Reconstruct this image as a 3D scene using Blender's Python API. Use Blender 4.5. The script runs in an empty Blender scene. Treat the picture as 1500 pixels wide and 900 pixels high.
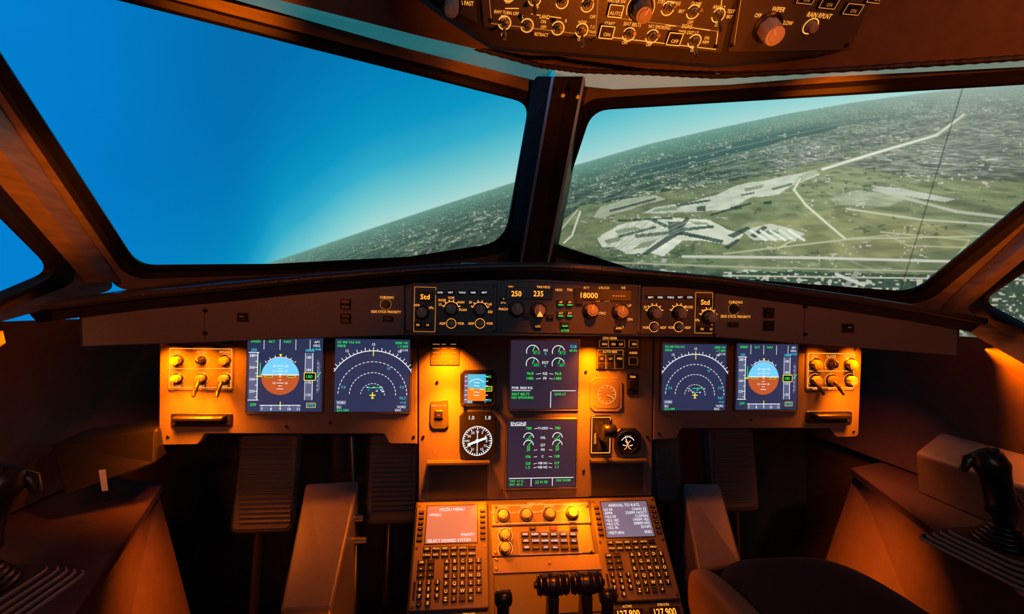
import bpy, math, random
import numpy as np
from mathutils import Vector, Matrix
random.seed(4); rng=np.random.RandomState(7)
sc=bpy.context.scene
try: sc.view_settings.view_transform='Standard'
except Exception: pass
# ------------------------------------------------------------------ camera
F=667.0
CAM=Vector((-0.168,0.0,0.90))
RM=(Matrix.Rotation(math.radians(-6.2),3,'Z')@Matrix.Rotation(math.radians(90),3,'X')@Matrix.Rotation(math.radians(1.3),3,'Z'))
cd=bpy.data.cameras.new('camera'); cd.sensor_width=36; cd.lens=F/1500*36; cd.clip_start=0.01
co=bpy.data.objects.new('camera',cd); sc.collection.objects.link(co)
co.matrix_world=Matrix.Translation(CAM)@RM.to_4x4(); sc.camera=co
def ray(px,py): return RM@Vector(((px-750)/F,-(py-450)/F,-1.0))
def W(px,py,Y):
    d=ray(px,py); return CAM+d*((Y-CAM.y)/d.y)
class Fr:
    def __init__(s,O,U,V):
        s.O=Vector(O); s.U=Vector(U).normalized(); s.V=Vector(V)
        s.N=s.U.cross(s.V).normalized(); s.V=s.N.cross(s.U).normalized()
    def P(s,px,py,n=0.0):
        d=ray(px,py); o=s.O+s.N*n
        t=(o-CAM).dot(s.N)/d.dot(s.N); q=CAM+d*t-s.O
        return (q.dot(s.U),q.dot(s.V))
    def S(s,px,py):
        a=s.P(px-1,py); b=s.P(px+1,py); return math.hypot(a[0]-b[0],a[1]-b[1])/2
    def w(s,u,v,n=0): return s.O+s.U*u+s.V*v+s.N*n
    def Wp(s,px,py,n=0):
        u,v=s.P(px,py,n); return s.w(u,v,n)
def fr3(A,B,C):
    U=(B-A); V=(C-A); f=Fr(A,U,V)
    if f.N.dot(CAM-A)<0: f=Fr(A,U,-V)
    return f
WORLD=Fr((0,0,0),(1,0,0),(0,1,0))
# ------------------------------------------------------------------ materials
def c(r,g,b): 
    f=lambda x:(x/255/12.92) if x/255<=0.04045 else ((x/255+0.055)/1.055)**2.4
    return (f(r),f(g),f(b))
def M(name,col,rough=.5,metal=0.,em=None,es=1.,bump=0.,scale=60.,var=0.,stretch=None,spec=.5):
    m=bpy.data.materials.new(name); m.use_nodes=True; nt=m.node_tree; b=nt.nodes['Principled BSDF']
    b.inputs['Base Color'].default_value=(*col,1); b.inputs['Roughness'].default_value=rough
    b.inputs['Metallic'].default_value=metal
    b.inputs['Specular IOR Level'].default_value=spec
    if em is not None:
        b.inputs['Emission Color'].default_value=(*em,1); b.inputs['Emission Strength'].default_value=es
        try: m.cycles.emission_sampling='NONE'
        except Exception: pass
    if bump or var:
        tc=nt.nodes.new('ShaderNodeTexCoord'); mp=nt.nodes.new('ShaderNodeMapping'); nz=nt.nodes.new('ShaderNodeTexNoise')
        nz.inputs['Scale'].default_value=scale; nz.inputs['Detail'].default_value=6
        if stretch: mp.inputs['Scale'].default_value=stretch
        nt.links.new(tc.outputs['Object'],mp.inputs[0]); nt.links.new(mp.outputs[0],nz.inputs['Vector'])
        if bump:
            bp=nt.nodes.new('ShaderNodeBump'); bp.inputs['Strength'].default_value=bump; bp.inputs['Distance'].default_value=.002
            nt.links.new(nz.outputs['Fac'],bp.inputs['Height']); nt.links.new(bp.outputs[0],b.inputs['Normal'])
        if var:
            mx=nt.nodes.new('ShaderNodeMix'); mx.data_type='RGBA'
            mx.inputs['A'].default_value=(*[x*(1-var) for x in col],1); mx.inputs['B'].default_value=(*[min(1,x*(1+var)) for x in col],1)
            nt.links.new(nz.outputs['Fac'],mx.inputs['Factor']); nt.links.new(mx.outputs['Result'],b.inputs['Base Color'])
    return m
panel=M('panel_grey_paint',(.16,.145,.15),.42,0,bump=.15,scale=300,var=.12,spec=.35)
panel2=M('subpanel_dark_paint',(.05,.05,.053),.42,bump=.1,scale=400,var=.1)
glare=M('glareshield_paint',(.095,.095,.11),.45,bump=.12,scale=300,var=.15)
black=M('black_plastic',(.012,.012,.014),.3)
blackm=M('black_matte',(.008,.008,.009),.7)
pad=M('leather_padding',(.03,.03,.035),.34,bump=.5,scale=220)
rubber=M('rubber_seal',(.004,.004,.005),.45)
frame=M('brushed_window_frame',(.22,.19,.18),.34,.45,bump=.35,scale=22,var=.6,stretch=(1,1,6))
framed=M('dark_window_frame',(.02,.02,.022),.3,.3,bump=.2,scale=30,var=.5)
steel=M('steel',(.5,.48,.46),.25,1)
dsteel=M('dark_steel',(.12,.12,.12),.35,1)
knobg=M('knob_grey_plastic',(.26,.23,.21),.38)
knobl=M('knob_light_plastic',(.5,.46,.4),.4)
key=M('key_plastic',(.02,.02,.022),.35)
cons=M('console_laminate',(.050,.032,.036),.34,bump=.25,scale=120,var=.3)
wallm=M('side_lining',(.085,.055,.045),.42,bump=.3,scale=40,var=.3)
ledge=M('side_ledge_paint',(.13,.11,.105),.4,bump=.2,scale=60,var=.2)
stripL=M('headliner_reflection_teal',(.10,.3,.3),.3,.3,em=c(24,105,115),es=.8,bump=.2,scale=8,var=.6)  # emission stands in for the screen reflected in the headliner strip
stripR=M('headliner_reflection_pale',(.4,.5,.45),.3,.2,em=c(112,132,118),es=.8,bump=.2,scale=8,var=.6)  # pale horizon reflection put into the strip's emission
liner=M('headliner_brown',(.10,.07,.055),.6,bump=.3,scale=60,var=.3)
fab=M('seat_fabric',(.022,.012,.028),.9,bump=1.,scale=500,var=.5)
tan=M('seat_tan_leather',(.20,.12,.08),.5)
floorm=M('floor_rubber',(.02,.018,.018),.6,bump=.4,scale=100,var=.3)
foot=M('footwell_paint',(.035,.035,.04),.5,bump=.2,scale=50,var=.4)
tunnel=M('grey_tunnel_paint',(.085,.08,.08),.42,bump=.2,scale=80,var=.25)
ribm=M('pedal_rubber',(.09,.09,.095),.45)
groov=M('stick_base_grey',(.28,.26,.25),.4)
silver=M('silver_edge',(.55,.55,.57),.3,.7)
white=M('white_plastic',(.6,.6,.6),.4)
AMB=(1,.36,.05)
amb=M('amber_backlit_label',(.1,.04,.01),.5,em=AMB,es=1.5)
ambd=M('amber_dim_label',(.1,.04,.01),.5,em=AMB,es=.5)
ambb=M('amber_segment_display',(.1,.04,.01),.5,em=(1,.28,.02),es=2.8)
def E(name,col,es=1.): return M(name,(.01,.01,.01),.3,em=c(*col),es=es)
ebg=E('display_dark_blue',(46,52,84)); ebg2=E('display_dark_violet',(46,37,54))
ewh=E('display_white',(235,238,245),1.25); egr=E('display_green',(40,230,90),1.2); ecy=E('display_cyan',(60,205,230),1.2)
eye=E('display_yellow',(240,220,60),1.2); esky=E('display_sky',(110,195,252),1.2); ebr=E('display_ground',(186,84,40),1.15)
etp=E('display_tape_grey',(90,98,130)); ered=E('red_light',(255,50,20),1.5)
esal=E('display_salmon',(218,116,82)); eblg=E('display_blue_grey',(124,108,128)); eor=E('standby_orange',(240,122,22),1.15)
eblk=M('display_black',(.004,.004,.005),.2); egb=E('green_button_light',(40,255,90),1.0)
espb=E('standby_blue',(60,185,215),1.1)
# ------------------------------------------------------------------ geometry builder
_tc={}
def tgeo(t):
    if t in _tc: return _tc[t]
    cu=bpy.data.curves.new('t','FONT'); cu.body=t; cu.size=1; cu.resolution_u=2; cu.fill_mode='FRONT'
    ob=bpy.data.objects.new('t',cu); sc.collection.objects.link(ob)
    me=bpy.data.meshes.new_from_object(ob.evaluated_get(bpy.context.evaluated_depsgraph_get()))
    vs=[(v.co.x,v.co.y) for v in me.vertices]; fs=[tuple(p.vertices) for p in me.polygons]
    bpy.data.objects.remove(ob); bpy.data.curves.remove(cu); bpy.data.meshes.remove(me)
    if vs:
        x0=min(v[0] for v in vs); x1=max(v[0] for v in vs)
    else: x0=x1=0
    _tc[t]=(vs,fs,x0,x1); return _tc[t]
def fillet(pts,seg=6):
    out=[]; n=len(pts)
    for i,p in enumerate(pts):
        r=p[2] if len(p)>2 else 0
        if r<=0: out.append((p[0],p[1])); continue
        a=Vector(pts[i-1][:2]); b=Vector(p[:2]); d=Vector(pts[(i+1)%n][:2])
        e1=(a-b).normalized(); e2=(d-b).normalized(); r_=min(r,(a-b).length*.48,(d-b).length*.48)
        s=b+e1*r_; e=b+e2*r_
        for k in range(seg+1):
            t=k/seg; q=s*(1-t)**2+b*2*t*(1-t)+e*t*t; out.append((q.x,q.y))
    return out
def offset(p,d):
    n=len(p); out=[]
    for i in range(n):
        a=Vector(p[i-1]);b=Vector(p[i]);e=Vector(p[(i+1)%n])
        d1=(b-a); d2=(e-b)
        if d1.length<1e-9: d1=d2
        if d2.length<1e-9: d2=d1
        d1=d1.normalized(); d2=d2.normalized()
        n1=Vector((-d1.y,d1.x)); n2=Vector((-d2.y,d2.x)); m=(n1+n2)
        if m.length<1e-6: m=n1
        m=m.normalized(); k=max(.35,m.dot(n1)); q=b+m*(d/k); out.append((q.x,q.y))
    return out
def area(p): return sum(p[i-1][0]*p[i][1]-p[i][0]*p[i-1][1] for i in range(len(p)))/2
class G:
    def __init__(s,name,fr=WORLD): s.name=name; s.f=fr; s.v=[]; s.fa=[]; s.mi=[]; s.sm=[]; s.ms=[]
    def add(s,vs,fs,mat,sm=False):
        k=len(s.v); f=s.f
        s.v+= [tuple(f.w(*p)) for p in vs]
        if mat not in s.ms: s.ms.append(mat)
        m=s.ms.index(mat)
        for q in fs: s.fa.append(tuple(k+i for i in q)); s.mi.append(m); s.sm.append(sm)
    def addw(s,ws,fs,mat,sm=False):
        k=len(s.v); s.v+=[tuple(p) for p in ws]
        if mat not in s.ms: s.ms.append(mat)
        m=s.ms.index(mat)
        for q in fs: s.fa.append(tuple(k+i for i in q)); s.mi.append(m); s.sm.append(sm)
    def prism(s,uv,n0,n1,mat,b=0.,side=None,smooth=False):
        if area(uv)<0: uv=uv[::-1]
        n=len(uv); side=side or mat
        loops=[(uv,n0)]
        if b>0: loops+=[(uv,n1-b),(offset(uv,b),n1)]
        else: loops+=[(uv,n1)]
        vs=[];fs=[]
        for L,z in loops: vs+=[(x,y,z) for x,y in L]
        for l in range(len(loops)-1):
            for i in range(n):
                j=(i+1)%n; fs.append((l*n+i,l*n+j,(l+1)*n+j,(l+1)*n+i))
        s.add(vs,fs,side,smooth)
        L,z=loops[-1]; s.add([(x,y,z) for x,y in L],[tuple(range(n))],mat)
        s.add([(x,y,n0) for x,y in uv],[tuple(range(n))[::-1]],side)
    def poly(s,px,n0,n1,mat,b=0.,side=None):
        s.prism([s.f.P(x,y) for x,y in fillet(px)],n0,n1,mat,b,side)
    def uvrect(s,x0,y0,x1,y1):
        xc=(x0+x1)/2; yc=(y0+y1)/2
        u0=s.f.P(x0,yc)[0];u1=s.f.P(x1,yc)[0];v1=s.f.P(xc,y0)[1];v0=s.f.P(xc,y1)[1]
        return u0,v0,u1,v1
    def rect(s,x0,y0,x1,y1,n0,n1,mat,b=0.,r=0.,side=None):
        u0,v0,u1,v1=s.uvrect(x0,y0,x1,y1); s.rectuv(u0,v0,u1,v1,n0,n1,mat,b,r*s.f.S((x0+x1)/2,(y0+y1)/2),side)
    def rectuv(s,u0,v0,u1,v1,n0,n1,mat,b=0.,r=0.,side=None):
        s.prism(fillet([(u0,v0,r),(u1,v0,r),(u1,v1,r),(u0,v1,r)],3),n0,n1,mat,b,side)
    def frame(s,x0,y0,x1,y1,t,n,mat):
        u0,v0,u1,v1=s.uvrect(x0,y0,x1,y1); w=t*s.f.S((x0+x1)/2,(y0+y1)/2)
        for a in ((u0,v0,u1,v0),(u1,v0,u1,v1),(u1,v1,u0,v1),(u0,v1,u0,v0)): s.ln(*a,w,n,mat)
    def ln(s,a,b,c_,d,w,n,mat):
        dx=c_-a;dy=d-b;L=math.hypot(dx,dy) or 1e-9; ox=-dy/L*w/2; oy=dx/L*w/2
        s.add([(a-ox,b-oy,n),(c_-ox,d-oy,n),(c_+ox,d+oy,n),(a+ox,b+oy,n)],[(0,1,2,3)],mat)
    def line(s,x0,y0,x1,y1,t,n,mat):
        a=s.f.P(x0,y0);b=s.f.P(x1,y1); s.ln(*a,*b,t*s.f.S(x0,y0),n,mat)
    def arc(s,u,v,r,a0,a1,w,n,mat,seg=24):
        vs=[];fs=[]
        for i in range(seg+1):
            a=math.radians(a0+(a1-a0)*i/seg); ca,sa=math.cos(a),math.sin(a)
            vs+=[(u+(r-w/2)*ca,v+(r-w/2)*sa,n),(u+(r+w/2)*ca,v+(r+w/2)*sa,n)]
            if i<seg: fs.append((2*i,2*i+1,2*i+3,2*i+2))
        s.add(vs,fs,mat)
    def rev(s,u,v,prof,mat,seg=20,sm=False,cap=True):
        vs=[];fs=[]
        for r,n in prof:
            for k in range(seg):
                a=2*math.pi*k/seg; vs.append((u+r*math.cos(a),v+r*math.sin(a),n))
        for l in range(len(prof)-1):
            for k in range(seg): j=(k+1)%seg; fs.append((l*seg+k,l*seg+j,(l+1)*seg+j,(l+1)*seg+k))
        s.add(vs,fs,mat,sm)
        if cap:
            r,n=prof[-1]; s.add([(u+r*math.cos(2*math.pi*k/seg),v+r*math.sin(2*math.pi*k/seg),n) for k in range(seg)],[tuple(range(seg))],mat)
    def txt(s,u,v,t,size,n,mat,al='C',sx=1.,rot=0.):
        vs,fs,x0,x1=tgeo(t); o={'C':(x0+x1)/2,'L':x0,'R':x1}[al]; ca,sa=math.cos(rot),math.sin(rot)
        out=[]
        for x,y in vs:
            X=(x-o)*size*sx;Y=(y-.35)*size; out.append((u+X*ca-Y*sa,v+X*sa+Y*ca,n))
        s.add(out,fs,mat)
    def t(s,px,py,t,h,mat,n=.0012,al='C',sx=.92,rot=0.):
        u,v=s.f.P(px,py); s.txt(u,v,t,h*1.4*s.f.S(px,py),n,mat,al,sx,rot)
    def knob(s,px,py,r,h,mat=None,n=0.,ang=90,base=True,mark=True,flute=True):
        mat=mat or knobg; u,v=s.f.P(px,py); R=r*s.f.S(px,py)
        if base: s.rev(u,v,[(R*1.35,n),(R*1.35,n+.002),(R*1.2,n+.003)],black)
        seg=32; vs=[];fs=[]
        prof=[(R,n+.002),(R*.96,n+h*.8),(R*.85,n+h)]
        for l,(rr,nn) in enumerate(prof):
            for k in range(seg):
                a=2*math.pi*k/seg; q=rr*(1-.07*(k%4<2)) if flute and l<2 else rr
                vs.append((u+q*math.cos(a),v+q*math.sin(a),nn))
        for l in range(2):
            for k in range(seg): j=(k+1)%seg; fs.append((l*seg+k,l*seg+j,(l+1)*seg+j,(l+1)*seg+k))
        s.add(vs,fs,mat,True); s.add(vs[2*seg:],[tuple(range(seg))],mat)
        s.rev(u,v,[(R*.6,n+h),(R*.55,n+h+.001)],mat,16)
        if mark:
            a=math.radians(ang); s.ln(u+R*.1*math.cos(a),v+R*.1*math.sin(a),u+R*.8*math.cos(a),v+R*.8*math.sin(a),R*.16,n+h+.0014,white)
    def loft(s,pts,rad,mat,seg=14,world=False,sm=True,flat=1.):
        P=[Vector(p) for p in pts]; vs=[];fs=[]; ref=None
        for i,p in enumerate(P):
            d=(P[min(i+1,len(P)-1)]-P[max(i-1,0)]).normalized()
            if ref is None:
                ref=Vector((1,0,0)) if abs(d.x)<.8 else Vector((0,1,0))
            x=(ref-d*ref.dot(d)).normalized(); ref=x; y=d.cross(x)
            r=rad[i]; ra,rb=(r if isinstance(r,tuple) else (r,r*flat))
            for k in range(seg):
                a=2*math.pi*k/seg; vs.append(tuple(p+x*ra*math.cos(a)+y*rb*math.sin(a)))
        for l in range(len(P)-1):
            for k in range(seg): j=(k+1)%seg; fs.append((l*seg+k,l*seg+j,(l+1)*seg+j,(l+1)*seg+k))
        A=s.addw if world else s.add
        A(vs,fs,mat,sm); A(vs[:seg],[tuple(range(seg))[::-1]],mat); A(vs[-seg:],[tuple(range(seg))],mat)
    def toggle(s,px,py,tilt=1,k=1.,n=0.):
        u,v=s.f.P(px,py); S=s.f.S(px,py)*k
        s.arc(u,v,S*9.,200,520,S*1.5,n+.0009,amb,18)
        s.rev(u,v,[(S*6.5,n),(S*6.5,n+.002),(S*5.2,n+.004)],steel,8)
        s.rev(u,v,[(S*4.2,n+.003),(S*3.8,n+.007)],dsteel,12)
        L=.013*k
        s.loft([(u,v,n+.004),(u,v+tilt*L*.35,n+.004+L*.6),(u,v+tilt*L*.6,n+.004+L),(u,v+tilt*L*.7,n+.006+L*1.15)],[S*1.8,S*2.5,S*3.6,S*2.4],steel,10)
    def button(s,px,py,w,h,lab=None,mat=None,n=0.,fm=None,lm=None,lh=None):
        s.rect(px-w/2-1.2,py-h/2-1.2,px+w/2+1.2,py+h/2+1.2,n,n+.0015,panel2 if fm is None else fm)
        s.rect(px-w/2,py-h/2,px+w/2,py+h/2,n,n+.005,mat or key,.0012,1)
        if lab: s.t(px,py,lab,lh or h*.45,lm or amb,n+.0056)
    def done(s,bev=None):
        me=bpy.data.meshes.new(s.name); a=np.array(s.v); ctr=(a.min(0)+a.max(0))/2
        me.from_pydata([tuple(x) for x in (a-ctr)],[],s.fa)
        for m in s.ms: me.materials.append(m)
        me.polygons.foreach_set('material_index',s.mi); me.polygons.foreach_set('use_smooth',s.sm); me.update()
        ob=bpy.data.objects.new(s.name,me); ob.location=ctr; sc.collection.objects.link(ob)
        if bev:
            md=ob.modifiers.new('bevel','BEVEL'); md.width=bev; md.segments=3; md.limit_method='ANGLE'
        return ob
class D:
    def __init__(s,g,x0,y0,x1,y1,n,W_=100.,H_=100.):
        s.g=g; s.u0,s.v0,s.u1,s.v1=g.uvrect(x0,y0,x1,y1); s.n=n; s.W=W_; s.H=H_
        s.k=(s.u1-s.u0)/W_; s.ky=(s.v1-s.v0)/H_; s.z=0
    def p(s,x,y): return s.u0+x*s.k, s.v1-y*s.ky
    def nn(s): s.z+=1; return s.n+s.z*.00001
    def fill(s,x0,y0,x1,y1,m): 
        a=s.p(x0,y0);b=s.p(x1,y1); n=s.nn(); s.g.add([(a[0],b[1],n),(b[0],b[1],n),(b[0],a[1],n),(a[0],a[1],n)],[(0,1,2,3)],m)
    def pg(s,pts,m): n=s.nn(); q=[s.p(*t) for t in pts]; q=q if area(q)>0 else q[::-1]; s.g.add([(*t,n) for t in q],[tuple(range(len(q)))],m)
    def line(s,x0,y0,x1,y1,w,m): s.g.ln(*s.p(x0,y0),*s.p(x1,y1),w*s.k,s.nn(),m)
    def box(s,x0,y0,x1,y1,w,m):
        for a in ((x0,y0,x1,y0),(x1,y0,x1,y1),(x1,y1,x0,y1),(x0,y1,x0,y0)): s.line(*a,w,m)
    def arc(s,x,y,r,a0,a1,w,m,seg=28): s.g.arc(*s.p(x,y),r*s.k,a0,a1,w*s.k,s.nn(),m,seg)
    def circ(s,x,y,r,m,a0=0,a1=360,seg=32): s.pg([(x+r*math.cos(math.radians(a0+(a1-a0)*i/seg)),y-r*math.sin(math.radians(a0+(a1-a0)*i/seg))) for i in range(seg+(0 if a1-a0>=360 else 1))],m)
    def t(s,x,y,t,h,m,al='C'): s.g.txt(*s.p(x,y),t,h*1.4*s.k,s.nn(),m,al)
    def dash(s,x,y,r,a0,a1,w,m,nd):
        st=(a1-a0)/nd
        for i in range(nd): s.arc(x,y,r,a0+i*st,a0+i*st+st*.6,w,m,2)
# ------------------------------------------------------------------ outside: simulator projection screen
def vnoise(x,y,seed):
    r=np.random.RandomState(seed).rand(256,256)
    xi=np.floor(x).astype(int); yi=np.floor(y).astype(int); fx=x-xi; fy=y-yi
    fx=fx*fx*(3-2*fx); fy=fy*fy*(3-2*fy); a=r[yi%256,xi%256]; b=r[yi%256,(xi+1)%256]; d=r[(yi+1)%256,xi%256]; e=r[(yi+1)%256,(xi+1)%256]
    return (a*(1-fx)+b*fx)*(1-fy)+(d*(1-fx)+e*fx)*fy
def ss(a,b,x): t=np.clip((x-a)/(b-a),0,1); return t*t*(3-2*t)
xs=np.concatenate([np.linspace(-420,-8,30),np.arange(-4,370,4),np.arange(372,1504,1.1),np.linspace(1508,1920,30)])
ys=np.concatenate([np.linspace(-320,-6,24),np.arange(-2,110,4),np.arange(112,490,1.1),np.linspace(494,640,10)])
X,Y=np.meshgrid(xs,ys)
C=lambda *a: np.array(c(*a))
hx=[-420,200,385,450,550,650,750,860,950,1050,1150,1250,1330,1500,1920]; hyv=[640,460,388,367,333,300,268,237,211,188,167,150,139,118,90]
hy=np.interp(X,hx,hyv)
dd=(hy-Y)*.95
stops=[(0,(184,226,212)),(16,(156,220,212)),(45,(112,204,206)),(82,(52,178,202)),(130,(14,152,194)),(190,(4,134,184)),(260,(3,119,176)),(330,(3,110,170)),(700,(3,102,164))]
dd2=np.clip(dd,0,999)+60*(1-ss(350,560,X))+80*(1-ss(320,420,X))
sky=np.stack([np.interp(dd2,[s_[0] for s_ in stops],[C(*s_[1])[k] for s_ in stops]) for k in range(3)],-1)
wl=ss(0,440,X)[...,None]*.88
sky=sky*wl+C(2,126,206)*(1-wl)
sky*= (1+.06*(vnoise(X/160,Y/120,3)-.5))[...,None]
d=np.clip(-dd,0,None)
q=1/(d+12)
gx=(X-900+.27*Y)*q*14+400; gy=4300*q+30
n1=vnoise(gx,gy,1); n2=vnoise(gx*2.2,gy*2.2,2); n3=vnoise(gx/5,gy/5,5); n4=vnoise(gx/1.6+9,gy/1.6,9); n5=vnoise(gx/9+3,gy/6,12); n6=vnoise(gx*3.1,gy*1.7,31)
dark=C(24,40,32); mid=C(86,102,76); lite=C(165,168,150)
t=ss(.38,.85,(n1*.4+n2*.25+n3*.5)/1.1)
g=dark*(1-t[...,None])+mid*t[...,None]
city=ss(.38,.6,n5)
sp=ss(.60,.78,n4*.5+n6*.5)*(.3+.7*city); g=g*(1-sp[...,None]*.85)+C(208,208,192)*sp[...,None]*.85
sub=ss(1020,1220,X)*(1-ss(110,150,d))
g=g*(1-.5*sub[...,None])+(lite*(.2+1.2*n1[...,None]*(.5+.7*n6[...,None])))*.5*sub[...,None]
def inpoly(P):
    P=np.array(P,float); r=np.zeros(X.shape,bool); j=len(P)-1
    for i in range(len(P)):
        xi,yi=P[i]; xj,yj=P[j]
        r^=((yi>Y)!=(yj>Y))&(X<(xj-xi)*(Y-yi)/(yj-yi+1e-9)+xi); j=i
    return r
def paint(P,col,a=1.,nz=.15):
    m=inpoly(P)
    if m.any(): g[m]=g[m]*(1-a)+np.array(C(*col))*a*(1+nz*(n1[m]*2-1))[:,None]
def road(P,w,col,a=1.):
    for i in range(len(P)-1):
        x0,y0=P[i];x1,y1=P[i+1]; L=(x1-x0)**2+(y1-y0)**2
        tt=np.clip(((X-x0)*(x1-x0)+(Y-y0)*(y1-y0))/L,0,1); ds=np.hypot(X-x0-tt*(x1-x0),Y-y0-tt*(y1-y0))
        m=np.clip(w/2+.7-ds,0,1)*a; k=m>0; g[k]=g[k]*(1-m[k][:,None])+C(*col)*m[k][:,None]
wob=8*(vnoise(X/22,Y/9,40)-.5); Y0=Y; Y=Y+wob*.6
paint([(905,256),(940,240),(1010,226),(1090,206),(1150,192),(1230,182),(1225,190),(1150,205),(1095,222),(1000,247),(930,258)],(14,34,46),.94)
paint([(840,245),(900,228),(980,208),(1060,195),(1060,203),(960,226),(880,244)],(40,64,48),.6)
paint([(1090,200),(1200,178),(1290,172),(1290,178),(1200,188),(1100,206)],(24,48,46),.6)
paint([(808,338),(850,302),(960,284),(1080,264),(1200,238),(1330,258),(1500,266),(1500,402),(1330,402),(1180,398),(1000,392),(880,378),(806,352)],(116,124,84),.82,.24)
Y=Y0
paint([(1100,330),(1250,300),(1400,330),(1440,360),(1300,378),(1130,372)],(138,136,88),.6,.2)
paint([(1190,268),(1300,262),(1390,285),(1250,310)],(128,136,98),.6)
paint([(860,360),(930,352),(1060,375),(1060,388),(930,385)],(96,116,80),.6)
g*= (1-.3*ss(.5,.75,vnoise(X/40,Y/9,50)))[...,None]
# scattered small buildings and tree clumps around the field
tr=ss(.74,.84,vnoise(X/7,Y/3.2,61))*ss(.5,.62,vnoise(X/60,Y/24,62)); g=g*(1-.6*tr[...,None])+C(34,52,36)*.6*tr[...,None]
bd=ss(.80,.86,vnoise(X/5,Y/2.4,63))*ss(.5,.62,vnoise(X/48,Y/20,64)); g=g*(1-.7*bd[...,None])+C(186,186,172)*.7*bd[...,None]
Y=Y+wob*.3
paint([(1050,286),(1080,272),(1120,264),(1195,249),(1202,256),(1160,272),(1140,284),(1100,290),(1068,306),(985,312),(940,314),(960,303),(1000,298)],(186,192,174),.85)
paint([(880,303),(912,292),(960,287),(975,292),(930,304),(880,320),(868,318)],(164,170,148),.85)
paint([(875,350),(905,330),(960,318),(1040,322),(1062,335),(1090,343),(1070,360),(1030,352),(1000,352),(960,372),(918,372),(900,362),(882,362)],(204,208,188),.9)
paint([(1085,338),(1130,328),(1180,342),(1165,352),(1105,352)],(192,196,180),.75)
Y=Y0
for P_ in ([(900,338),(930,332),(940,336),(905,343)],[(1010,324),(1035,326),(1040,330),(1018,329)],[(940,356),(965,350),(950,362),(925,366)],[(1005,343),(1030,346),(1040,349),(1010,348)],[(885,352),(905,347),(912,352),(890,358)],[(960,306),(1000,301),(990,308),(955,311)],[(1090,276),(1120,270),(1115,276),(1092,281)],[(1120,338),(1140,336),(1150,341),(1126,344)]): paint(P_,(106,120,84),.85)
paint([(950,370),(985,350),(1000,352),(972,376)],(212,218,202),.9)
paint([(1215,290),(1255,278),(1330,290),(1300,303),(1225,300)],(160,166,144),.5,.3)
paint([(1275,272),(1320,276),(1400,292),(1385,296),(1300,284)],(184,186,174),.75)
for P_ in ([(985,340),(940,372),(946,375),(996,343)],[(985,338),(930,344),(931,349),(987,343)],[(990,336),(1005,318),(1011,320),(998,338)],[(995,338),(1060,352),(1058,357),(993,343)],[(1000,334),(1045,330),(1046,334),(1000,339)],[(975,334),(950,322),(956,320),(985,333)],[(1065,345),(1095,332),(1100,335),(1075,349)],[(1098,345),(1120,330),(1125,333),(1106,349)],[(905,345),(960,331),(962,334),(907,349)],[(892,308),(960,290),(962,293),(894,311)],[(1020,303),(1034,301),(1034,309),(1020,309)],[(1070,303),(1086,301),(1086,306),(1070,308)],[(1118,296),(1130,294),(1130,299),(1118,300)],[(1060,362),(1080,350),(1084,352),(1066,366)],[(978,325),(998,325),(1000,345),(980,345)],[(905,322),(985,318),(985,321),(905,325)],[(1040,314),(1100,296),(1101,299),(1041,317)],[(990,300),(1040,292),(1041,295),(992,303)],[(1130,276),(1160,268),(1161,271),(1132,279)],[(1085,285),(1105,281),(1105,284),(1086,288)]):
    paint(P_,(30,50,44),.9)
for k in range(9): road([(882+k*9,370-k*2),(930+k*13,318+k*1)],1.2,(140,150,128),.6)
for k in range(5): road([(1100+k*14,338),(1122+k*14,352)],3,(222,226,210),.8)
road([(1412,168),(1400,182),(1372,198),(1290,222),(1205,248),(1172,262),(1163,278),(1180,300),(1205,322),(1238,350)],7,(130,138,108),.6); road([(1412,168),(1372,198),(1290,222),(1205,248)],3,(214,212,196))
road([(1172,262),(1163,278),(1180,300),(1205,322),(1238,350)],2.5,(198,198,164))
road([(850,310),(838,345),(826,356)],2,(210,214,190)); road([(846,308),(812,348)],2,(176,184,150))
road([(1000,376),(1200,378),(1420,384),(1500,388)],3.4,(194,192,176)); road([(880,384),(1100,392),(1380,398)],2,(170,174,142),.8)
road([(1060,372),(1250,350),(1500,345)],2,(176,178,144),.8); road([(1280,278),(1400,310),(1500,322)],4,(172,174,156),.8); road([(1240,306),(1350,322),(1500,332)],2.5,(180,182,160),.8)
road([(1140,364),(1165,350),(1120,330)],2,(188,190,162),.8); road([(1290,340),(1420,352),(1400,378)],2,(170,174,134),.7); road([(1240,350),(1300,345),(1330,360),(1500,366)],1.6,(176,178,142),.7)
for k in range(5): road([(1030+k*3,300-k*16),(1210+k*40,258-k*22),(1500,200-k*17)],1.2,(150,156,132),.4)
for k in range(4): road([(860+k*4,300-k*12),(1000+k*20,262-k*14),(1120+k*40,228-k*16)],1.1,(140,148,126),.4)
tw=inpoly([(1060,398),(1200,399),(1400,404),(1500,400),(1500,470),(1060,440)])
g[tw]=(C(46,64,46)*(.4+1.3*vnoise(X/4,Y/2.5,22)[tw][:,None])); tn=tw&(vnoise(X/5,Y/3,21)>.7); g[tn]=C(180,176,158)
road([(1060,404),(1500,410)],1.6,(190,190,170)); road([(1255,400),(1232,430)],7,(140,145,135)); road([(1225,402),(1265,418)],4,(196,196,186))
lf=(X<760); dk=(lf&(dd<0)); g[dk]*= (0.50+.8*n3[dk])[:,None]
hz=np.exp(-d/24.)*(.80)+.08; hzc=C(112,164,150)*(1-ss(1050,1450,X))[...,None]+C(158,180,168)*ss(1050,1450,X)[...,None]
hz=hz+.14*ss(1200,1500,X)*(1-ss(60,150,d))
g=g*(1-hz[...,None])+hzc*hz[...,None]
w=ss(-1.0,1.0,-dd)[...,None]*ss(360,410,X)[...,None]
img=sky*(1-w)+g*w
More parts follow.
